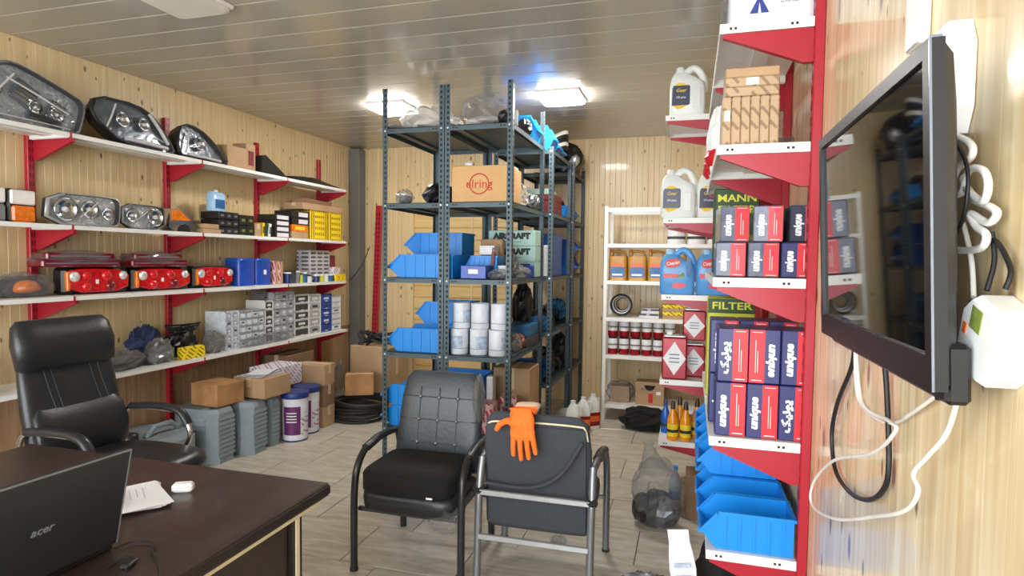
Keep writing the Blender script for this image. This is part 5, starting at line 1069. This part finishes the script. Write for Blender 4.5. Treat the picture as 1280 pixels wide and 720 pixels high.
# ------------------------------------------------------------------ television, plugs and cables on the right wall
t = thing('television', 'black flat television hanging on the pine wall', 'television', (0.302, 1.245, 1.335), 0, None, (0, R(-2.6), 0)); w2 = 0.345; hh = 0.452
b = MB()
b.box(0, 0.019, -w2, w2, 0, 0.045); b.box(0, 0.019, -w2, w2, hh-0.022, hh); b.box(0, 0.019, -w2, -w2+0.022, 0.045, hh-0.022); b.box(0, 0.019, w2-0.022, w2, 0.045, hh-0.022)
b.build('bezel', 'tv_bezel', t)
MB().box(0.006, 0.012, -w2+0.02, w2-0.02, 0.043, hh-0.02).build('screen', 'screen', t)
e = MB(); e.box(0.0, 0.003, -w2-0.002, -w2, 0.0, hh+0.002); e.box(0.004, 0.016, -w2, w2, hh, hh+0.003); e.build('edge_highlight', 'tv_highlight', t)  # pale strips stand for the glossy highlight along the bezel edges, put into colour
MB().loft([[(x, y, z) for y, z in ((-w2*k, hh*(0.5-0.5*k)), (w2*k, hh*(0.5-0.5*k)), (w2*k, hh*(0.5+0.5*k)), (-w2*k, hh*(0.5+0.5*k)))] for x, k in ((0.0185, 0.985), (0.036, 0.93), (0.065, 0.72))], smooth=False).build('back_shell', 'tv_back', t)
MB().cbox(0.0195, 0.05, -w2+0.01, w2-0.01, -0.02, 0.06, 0.006).build('lower_housing', 'tv_bezel', t)
MB().cbox(0.06, 0.088, -0.1, 0.1, 0.15, 0.3, 0.004).build('wall_bracket', 'black_plastic', t)
MB().lathe([(0.01, 0), (0.01, -0.02)], 10, (0.03, -w2+0.05, 0.0)).build('foot_socket', 'black_plastic', t)
t = thing('power_strip', 'white power strip fixed to the wall behind the television', 'power strip', (XR-0.001, 1.115, 1.70))
MB().loft([[(x, y*k, 0.085+(z-0.085)*k) for y, z in dense([(-0.042, 0), (0.042, 0), (0.042, 0.17), (-0.042, 0.17)], 1)] for x, k in ((0, 1), (-0.03, 1), (-0.04, 0.9))], smooth=False).build('housing', 'white_plastic', t)
for k in range(3): MB().lathe([(0.019, -0.0405), (0.019, -0.042), (0.016, -0.0415)], 16, (0, 0, 0.03+0.055*k), 'X').build('socket', 'led_off', t)
t = thing('junction_box', 'white plug adapter box with green label beside the television cables', 'adapter', (XR-0.001, 0.938, 1.352), 0, None, (R(18), 0, 0))
MB().loft([[(x, y*k, 0.06+(z-0.06)*k) for y, z in dense([(-0.05, 0), (0.05, 0), (0.05, 0.105), (-0.05, 0.105)], 1)] for x, k in ((0, 1), (-0.034, 1), (-0.045, 0.88))], smooth=False).build('housing', 'white_plastic', t)
MB().box(-0.0462, -0.045, -0.012, 0.018, 0.065, 0.095).build('label', 'green_label', t); MB().box(-0.0462, -0.045, 0.026, 0.036, 0.05, 0.065).build('switch_lamp', 'label_orange', t)
MB().cbox(-0.04, -0.004, -0.055, -0.046, 0.02, 0.09, 0.004).build('lid_edge', 'white_plastic', t)
def cable(label, pts, r, m, name='cable', cat='cable'):
    o = MB().tube(smooth_path(pts, 8), r, 8).build(name, m); return tag(o, label, cat)
cable('long white cable looping down the wall under the television', [(0.36, 1.521, 1.314), (0.36, 1.452, 1.202), (0.36, 1.271, 1.208), (0.36, 1.233, 1.198), (0.36, 1.373, 1.115), (0.36, 1.694, 0.998), (0.36, 1.932, 0.858), (0.36, 1.944, 0.786), (0.36, 1.654, 0.864), (0.36, 1.3, 1.016), (0.36, 1.16, 1.084), (0.36, 1.109, 1.134), (0.36, 1.133, 1.155), (0.36, 1.075, 1.203), (0.36, 1.01, 1.256), (0.36, 0.978, 1.314), (0.36, 0.965, 1.37)], 0.0038, 'cable_white')
cable('second white cable drooping under the television to the adapter box', [(0.375, 1.60, 1.335), (0.388, 1.607, 1.185), (0.388, 1.45, 1.17), (0.388, 1.331, 1.192), (0.388, 1.246, 1.23), (0.386, 1.13, 1.287), (0.385, 1.02, 1.34)], 0.0035, 'cable_white')
cable('black cable loop hanging below the television', [(0.375, 1.60, 1.335), (0.386, 1.66, 1.25), (0.386, 1.795, 1.127), (0.386, 1.847, 1.028), (0.386, 1.794, 0.945), (0.386, 1.646, 0.94), (0.386, 1.495, 0.976), (0.386, 1.385, 1.036), (0.386, 1.352, 1.102), (0.386, 1.387, 1.255), (0.375, 1.39, 1.34)], 0.0055, 'cable_black')
cable('white power cable coiled in loops between power strip and adapter box', [(0.372, 1.10, 1.705), (0.378, 1.029, 1.675), (0.378, 1.017, 1.654), (0.376, 1.061, 1.64), (0.376, 1.078, 1.61), (0.376, 1.038, 1.605), (0.374, 1.014, 1.633), (0.374, 0.97, 1.627), (0.374, 0.952, 1.605), (0.374, 0.966, 1.585), (0.376, 1.019, 1.606), (0.38, 1.048, 1.627), (0.382, 1.021, 1.595), (0.382, 0.965, 1.578), (0.382, 0.944, 1.567), (0.38, 0.963, 1.556), (0.376, 1.008, 1.572), (0.374, 0.982, 1.552), (0.374, 0.952, 1.54), (0.374, 0.96, 1.524), (0.376, 1.013, 1.52), (0.378, 1.10, 1.524)], 0.0052, 'cable_white')
cable('thin black cable hanging behind the television edge', [(0.366, 1.085, 1.71), (0.366, 1.005, 1.646), (0.364, 0.989, 1.59), (0.366, 1.018, 1.548), (0.37, 1.08, 1.52)], 0.0028, 'cable_black')
cable('white cable dropping straight into the adapter box', [(0.384, 1.051, 1.56), (0.384, 1.019, 1.507), (0.376, 0.985, 1.455)], 0.0036, 'cable_white')
cable('black cable dropping straight into the adapter box', [(0.386, 0.966, 1.544), (0.386, 0.955, 1.506), (0.375, 0.945, 1.466)], 0.0034, 'cable_black')
cable('short black cable curving down beside the adapter box', [(0.388, 0.99, 1.54), (0.386, 0.945, 1.527), (0.384, 0.906, 1.494), (0.376, 0.898, 1.47)], 0.0034, 'cable_black')
# ------------------------------------------------------------------ desk
t = thing('office_desk', 'dark brown desk with cream edge line in the foreground', 'desk', (-1.14, 1.745, 0))
MB().cbox(-1.35, 0, -1.75, 0, 0.705, 0.75, 0.004).build('top', 'desk_wood', t)
MB().cbox(-1.345, 0.004, -1.752, 0.003, 0.712, 0.742, 0.003).build('edge_band', 'desk_edge', t)
MB().cbox(-1.33, -0.018, -1.72, -0.016, 0.683, 0.7045, 0.002).build('cream_line', 'cream', t)
MB().box(-0.065, -0.045, -1.70, -0.16, 0.06, 0.682).build('side_panel', 'desk_wood', t)
for y in (-0.155, -1.70): 
    MB().cbox(-0.075, -0.03, y, y+0.05, 0, 0.682, 0.003).build('leg', 'desk_edge', t); MB().cbox(-0.0298, -0.026, y+0.012, y+0.032, 0.0, 0.682, 0.001).build('leg_line', 'cream', t)
    MB().cbox(-1.31, -1.265, y, y+0.05, 0, 0.682, 0.003).build('leg', 'desk_edge', t)
MB().box(-1.26, -0.08, -0.12, -0.10, 0.25, 0.682).build('modesty_panel', 'desk_wood', t)
# laptop: lid back towards the camera side
t = thing('laptop', 'open black laptop seen from the back of its lid', 'laptop', (-1.398, 1.172, 0.751), R(-3))
MB().cbox(-0.25, 0.004, -0.385, 0, 0, 0.02, 0.005).build('base', 'laptop_lid', t)
MB().box(-0.23, -0.05, -0.365, -0.02, 0.02, 0.0212).build('keyboard', 'black_matt', t)
MB().tube([(0.002, -0.33, 0.016), (0.002, -0.05, 0.016)], 0.009, 10).build('hinge', 'black_plastic', t)
lid = link('lid', None, t, (0.004, 0, 0.02), (0, R(14), 0)); bpy.data.objects.remove(lid)
lid = MB().cbox(-0.004, 0.010, -0.385, 0, 0, 0.258, 0.004).build('lid', 'laptop_lid', t, (0.006, 0, 0.018), (0, R(13), 0))
MB().box(-0.0048, -0.004, -0.37, -0.015, 0.02, 0.245).build('screen', 'screen', lid)
text('acer', 0.028, 'mid_grey', lid, (0.0104, -0.195, 0.125), (R(90), 0, R(90)), shear=0.2, bold=0.01, name='logo')
b = MB(); b.box(0.0095, 0.0106, -0.384, -0.001, 0.254, 0.2586); b.box(0.0095, 0.0106, -0.003, -0.0005, 0.004, 0.258); b.build('rim_line', 'mid_grey', lid)
# papers, pen, earphone case, charger cable
t = thing('note_papers', 'pile of white handwritten papers beside the laptop', 'papers', (-1.635, 1.415, 0.7505), R(-38))
MB().cbox(-0.12, 0.10, -0.09, 0.09, 0, 0.006, 0.001).build('pad', 'paper', t)
for k in range(4): MB().box(-0.11, 0.12, -0.085, 0.095, 0.0065+0.002*k, 0.0075+0.002*k).build('sheet', 'paper', t, (0.004*k, 0.003*k, 0), (0, 0, R(4*k-5)))
for k in range(7): MB().box(-0.06+0.01*(k % 2), 0.05-0.012*(k % 3), -0.06+0.018*k, -0.0592+0.018*k, 0.0148, 0.0152).build('handwriting', 'ink_blue', t)
o = MB().tube([(-1.68, 1.425, 0.7745), (-1.62, 1.38, 0.7745), (-1.56, 1.335, 0.7745)], 0.004, 8).build('pen', 'navy'); tag(o, 'dark pen lying on the handwritten papers', 'pen')
t = thing('earphone_case', 'small white glossy case lying on the desk', 'case', (-1.535, 1.535, 0.7505), R(28))
MB().loft([sup(0, 0, z, 0.032*k, 0.016*k, 20, 5) for z, k in ((0, 0.8), (0.006, 1), (0.02, 1), (0.027, 0.8))]).build('shell', 'white_plastic', t); MB().loft([sup(0, 0, 0.0155, 0.0323, 0.0163, 20, 5), sup(0, 0, 0.0165, 0.0323, 0.0163, 20, 5)], cap=False).build('seam', 'mid_grey', t)
cable('thin dark charger cable curling on the desk beside the laptop', [(-1.385, 1.165, 0.757), (-1.37, 1.21, 0.757), (-1.32, 1.22, 0.757), (-1.28, 1.18, 0.757), (-1.22, 1.14, 0.757), (-1.15, 1.06, 0.757), (-1.16, 0.9, 0.757)], 0.0025, 'cable_black')
t = thing('cable_clip', 'little black cable tie block on the desk edge of the charger cable', 'cable tie', (-1.285, 1.118, 0.7505), R(20)); MB().cbox(-0.012, 0.012, -0.02, 0.02, 0, 0.012, 0.003).build('block', 'black_plastic', t); MB().tube(smooth_path([(-0.04, -0.02, 0.004), (-0.03, 0.03, 0.004), (0.0, 0.02, 0.008), (0.01, -0.03, 0.004)], 5), 0.002, 6).build('tail', 'cable_black', t)

# ------------------------------------------------------------------ office chair: front towards +x
t = thing('office_chair', 'high-backed black leather office chair behind the desk', 'chair', (-2.70, 2.32, 0))
def pad(prof, w, e=4.0, n=20, curve=0.0):
    """padded back: profile [(x, z, thickness, half width)] lofted across y"""
    rings = []
    for x, z, th, hw in prof:
        ring = []
        for i in range(n):
            a = 2*PI*(i+0.5)/n; ca, sa = math.cos(a), math.sin(a)
            yy = hw*math.copysign(abs(ca)**(2/e), ca); xx = th*math.copysign(abs(sa)**(2/2.6), sa)
            ring.append((x+xx+curve*(yy/max(hw, .01))**2, yy, z))
        rings.append(ring)
    return MB().loft(rings)
pad([(-0.28, 0.42, 0.02, 0.20), (-0.29, 0.46, 0.05, 0.235), (-0.315, 0.60, 0.065, 0.25), (-0.345, 0.74, 0.06, 0.25), (-0.37, 0.88, 0.052, 0.245), (-0.39, 0.965, 0.045, 0.235), (-0.395, 0.985, 0.02, 0.225)], 0, curve=0.035).build('backrest', 'leather', t)
hb = pad([(-0.375, 0.925, 0.02, 0.22), (-0.365, 0.945, 0.055, 0.25), (-0.38, 1.06, 0.075, 0.257), (-0.40, 1.145, 0.055, 0.245), (-0.41, 1.175, 0.02, 0.22)], 0, curve=0.03).build('headrest', 'leather', t)
pad([(-0.26, 0.48, 0.015, 0.19), (-0.255, 0.52, 0.035, 0.235), (-0.26, 0.62, 0.045, 0.243), (-0.29, 0.715, 0.035, 0.235), (-0.315, 0.76, 0.008, 0.20)], 0, curve=0.03).build('lumbar_cushion', 'leather', t)
for s in (-1, 1):
    for q in (0.10, 0.14):
        MB().tube([(-0.245+0.035*(q/0.25)**2, s*q, 0.74), (-0.30+0.035*(q/0.25)**2, s*q, 0.86), (-0.335+0.035*(q/0.25)**2, s*q, 0.95)], 0.0016, 5).build('stitching', 'stitch', t)
MB().loft([sup(0.06, 0, z, a, b, 28, 3.6) for z, a, b in ((0.395, 0.25, 0.22), (0.41, 0.29, 0.25), (0.46, 0.31, 0.265), (0.495, 0.30, 0.255), (0.515, 0.25, 0.21), (0.52, 0.10, 0.1))]).build('seat', 'leather', t)
for s in (-1, 1):
    y = s*0.275
    a = MB().tube(smooth_path([(-0.30, y, 0.60), (-0.27, y, 0.655), (-0.20, y, 0.672), (0.02, y, 0.672), (0.10, y, 0.65), (0.15, y, 0.58), (0.15, y, 0.52), (0.10, y*0.97, 0.44)], 5), 0.014, 8).build('armrest', 'chrome', t)
    MB().tube(smooth_path([(-0.24, y, 0.672), (-0.1, y, 0.684), (0.02, y, 0.682), (0.10, y, 0.66), (0.145, y, 0.60)], 5), 0.026, 10, flat=0.75).build('arm_pad', 'leather', a)
MB().lathe([(0.03, 0.10), (0.03, 0.25), (0.022, 0.25), (0.022, 0.395)], 14, (0.02, 0, 0)).build('gas_column', 'black_plastic', t)
for k in range(5):
    a = 2*PI*k/5+0.3; c, s_ = math.cos(a), math.sin(a)
    g = MB().tube([(0.02+0.02*c, 0.02*s_, 0.115), (0.02+0.18*c, 0.18*s_, 0.095), (0.02+0.30*c, 0.30*s_, 0.075)], [0.026, 0.02, 0.015], 8).build('base_arm', 'black_plastic', t)
    MB().lathe([(0.026, -0.012), (0.028, 0), (0.026, 0.012)], 12, (0.02+0.30*c, 0.30*s_, 0.0285), 'Y').build('caster', 'black_plastic', g)

# ------------------------------------------------------------------ visitor chairs (front towards -y in their own frame)
def visitor_chair(label, loc, rz, frame, back, tufted, rot=None):
    t = thing('visitor_chair', label, 'chair', loc, rz, 'black visitor chairs'); hw = 0.272
    for s in (-1, 1):
        x = s*hw
        f = MB().tube(smooth_path([(x, -0.23, 0.0), (x, -0.23, 0.20), (x, -0.227, 0.38), (x*0.99, -0.205, 0.49), (x*0.985, -0.13, 0.56), (x*0.98, 0.0, 0.58), (x*0.97, 0.12, 0.58), (x*0.95, 0.21, 0.57)], 5), 0.0175, 10).build('front_leg', frame, t)
        MB().tube([(x*0.987, -0.12, 0.564), (x*0.98, 0.0, 0.584), (x*0.975, 0.10, 0.584)], 0.024, 10, flat=0.8).build('arm_sleeve', 'leather', f)
        MB().lathe([(0.0205, 0), (0.0205, 0.012)], 10, (x, -0.23, 0)).build('foot_cap', 'black_plastic', f)
        r_ = MB().tube(smooth_path([(x*0.95, 0.285, 0.0), (x*0.95, 0.27, 0.20), (x*0.955, 0.25, 0.44), (x*0.95, 0.205, 0.58)], 5), 0.0175, 10).build('rear_leg', frame, t)
        MB().tube([(x*0.95, 0.235, 0.43), (x*0.95, 0.262, 0.455)], 0.028, 10).build('joint_knob', 'black_plastic', r_)
    for z, y in ((0.435, 0.262), (0.235, 0.277)): MB().cbox(-hw*0.93, hw*0.93, y-0.008, y+0.012, z-0.012, z+0.012, 0.003).build('crossbar', 'silver' if frame == 'tube_grey' else frame, t)
    MB().cbox(-hw*0.97, hw*0.97, -0.21, -0.19, 0.284, 0.304, 0.003).build('crossbar', frame, t)
    # seat
    MB().loft([sup(0, -0.055, z, a, b, 28, 5) for z, a, b in ((0.305, 0.235, 0.185), (0.32, 0.245, 0.20), (0.36, 0.248, 0.205), (0.39, 0.245, 0.20), (0.408, 0.21, 0.165))]).build('seat', 'leather', t)
    # backrest: padded slab, tilted
    bt = link('back', None, None); bpy.data.objects.remove(bt)
    prof = [(0.40, 0.14, 0.02, 0.225), (0.42, 0.145, 0.038, 0.24), (0.55, 0.165, 0.042, 0.236), (0.75, 0.205, 0.04, 0.224), (0.86, 0.228, 0.036, 0.205), (0.895, 0.235, 0.018, 0.17)] if tufted else \
           [(0.25, 0.17, 0.015, 0.225), (0.27, 0.172, 0.028, 0.245), (0.45, 0.178, 0.032, 0.25), (0.65, 0.20, 0.032, 0.25), (0.77, 0.215, 0.03, 0.235), (0.80, 0.22, 0.014, 0.20)]
    rings = []
    for z, yc, th, w in prof:
        ring = []
        for i in range(24):
            a = 2*PI*(i+0.5)/24; ca, sa = math.cos(a), math.sin(a)
            ring.append((w*math.copysign(abs(ca)**(2/6), ca), yc+th*math.copysign(abs(sa)**(2/2.5), sa), z))
        rings.append(ring)
    bk = MB().loft(rings).build('backrest', back, t)
    if tufted:
        for r in range(3):
            z = 0.54+0.115*r; yc = 0.165+(z-0.55)*0.2-0.0405
            MB().tube([(-0.21, yc+0.008, z), (-0.12, yc+0.001, z), (0.0, yc+0.001, z), (0.12, yc+0.001, z), (0.21, yc+0.008, z)], 0.0028, 5).build('tuft_seam', 'leather', bk)
            for c in range(3): MB().lathe([(0.011, 0.004), (0.009, -0.006), (0.001, -0.008)], 10, (-0.105+0.105*c, yc-0.002, z), 'Y').build('button', 'tube_grey', bk)
        for c in range(3):
            MB().tube([(-0.105+0.105*c, 0.165+(z-0.55)*0.2-0.041, z) for z in (0.46, 0.55, 0.65, 0.75, 0.82)], 0.0028, 5).build('tuft_seam', 'leather', bk)
        for s, m in ((1, 'film'),): MB().crumple((0.21, 0.20, 0.76), (0.03, 0.05, 0.13), 3.2, 0.3, 2.6, 14, 12).build('plastic_cover', 'film_dull', bk)
    else:
        MB().prism([(0.200, 0.275), (0.208, 0.275), (0.214, 0.45), (0.236, 0.65), (0.249, 0.75), (0.240, 0.755)], 'X', -0.228, 0.228).build('back_cover', back, bk)
        MB().tube(smooth_path([(-0.235, 0.225, 0.70), (-0.225, 0.243, 0.755), (-0.19, 0.248, 0.768), (0.0, 0.249, 0.77), (0.19, 0.248, 0.762), (0.225, 0.242, 0.74)], 5), 0.0045, 6).build('torn_edge', 'cream', bk)
        MB().tube(smooth_path([(-0.215, 0.25, 0.70), (-0.12, 0.262, 0.55), (0.02, 0.255, 0.475), (0.23, 0.25, 0.475)], 6), 0.009, 8).build('loose_piping', 'fabric_grey', bk)
    return t
vc = visitor_chair('tufted black visitor chair with a thick cushion, facing the camera', (-1.25, 2.765, 0), R(1), 'tube_black', 'leather_grey', True)
t = thing('seat_cushion', 'thick black foam cushion lying on the tufted chair', 'cushion', (-1.245, 2.67, 0.409), R(1))
MB().loft([sup(0, 0, z, a, b, 28, 8) for z, a, b in ((0, 0.205, 0.18), (0.01, 0.222, 0.19), (0.085, 0.222, 0.19), (0.10, 0.212, 0.18), (0.104, 0.14, 0.12))]).build('cushion', 'fabric_black', t); MB().box(0.12, 0.15, -0.193, -0.1905, 0.004, 0.012).build('tag', 'white_ink', t)
heap('plastic_wrap', 'torn clear film hanging under the tufted chair seat', 'plastic film', (-1.06, 2.56, 0.24), (0.075, 0.04, 0.06), 6.3, 'film', 0.5, 3.4)
visitor_chair('black visitor chair with grey tube frame, turned with its back to the camera', (-0.656, 2.86, 0), R(181), 'tube_grey', 'fabric_grey', False)
heap('plastic_wrap', 'scrap of clear film on the floor under the turned chair', 'plastic film', (-0.64, 3.10, 0), (0.04, 0.03, 0.02), 1.3, 'film', 0.5, 3.4)

# ------------------------------------------------------------------ orange glove draped over the turned chair's back
def glove():
    t = thing('work_glove', 'orange work glove draped over the back of the turned chair', 'glove', (-0.70, 2.565, 0.815), 0, None, (R(6), R(-4), R(-3))); t.scale = (1.25, 1.1, 1.2)
    me = bpy.data.meshes.new('glove'); vs = []; es = []; rad = []
    def chain(pts, rr, root=None):
        prev = root
        for p, r in zip(pts, rr):
            vs.append(p); rad.append(r)
            if prev is not None: es.append((prev, len(vs)-1))
            prev = len(vs)-1
        return prev
    wrist = chain([(0, 0.05, 0.0)], [(0.042, 0.016)])
    kn = chain([(0, 0.005, 0.012), (0, -0.013, -0.03), (0.0, -0.014, -0.065)], [(0.05, 0.014), (0.05, 0.015), (0.048, 0.014)], wrist)
    for x, L_ in ((-0.036, 0.075), (-0.012, 0.09), (0.013, 0.085), (0.037, 0.065)):
        chain([(x, -0.014, -0.085), (x*1.1, -0.017, -0.085-L_*0.5), (x*1.15, -0.013, -0.085-L_)], [(0.0125, 0.011), (0.0115, 0.010), (0.010, 0.009)], kn)
    chain([(-0.055, -0.012, -0.02), (-0.085, -0.016, -0.035), (-0.10, -0.014, -0.062)], [(0.016, 0.013), (0.0135, 0.012), (0.011, 0.010)], 2)
    me.from_pydata(vs, es, []); o = link('glove_hand', me, t)
    md = o.modifiers.new('skin', 'SKIN')
    for i, sv in enumerate(me.skin_vertices[0].data): sv.radius = rad[i]; sv.use_root = (i == 0)
    o.modifiers.new('sub', 'SUBSURF').levels = 2; o.modifiers['sub'].render_levels = 2
    bpy.context.view_layer.update(); dg = bpy.context.evaluated_depsgraph_get()
    m2 = bpy.data.meshes.new_from_object(o.evaluated_get(dg)); bpy.data.objects.remove(o)
    m2.materials.clear(); m2.materials.append(MATS['glove_orange'])
    for p in m2.polygons: p.use_smooth = True
    link('hand', m2, t)
    MB().loft([sup(0, 0, z, a, b, 18, 3) for z, a, b in ((0, 0.044, 0.014), (0.035, 0.048, 0.015), (0.036, 0.045, 0.012))], cap=False).build('cuff', 'glove_cuff', t, (0, 0.055, 0.0), (R(-75), 0, 0))
glove()
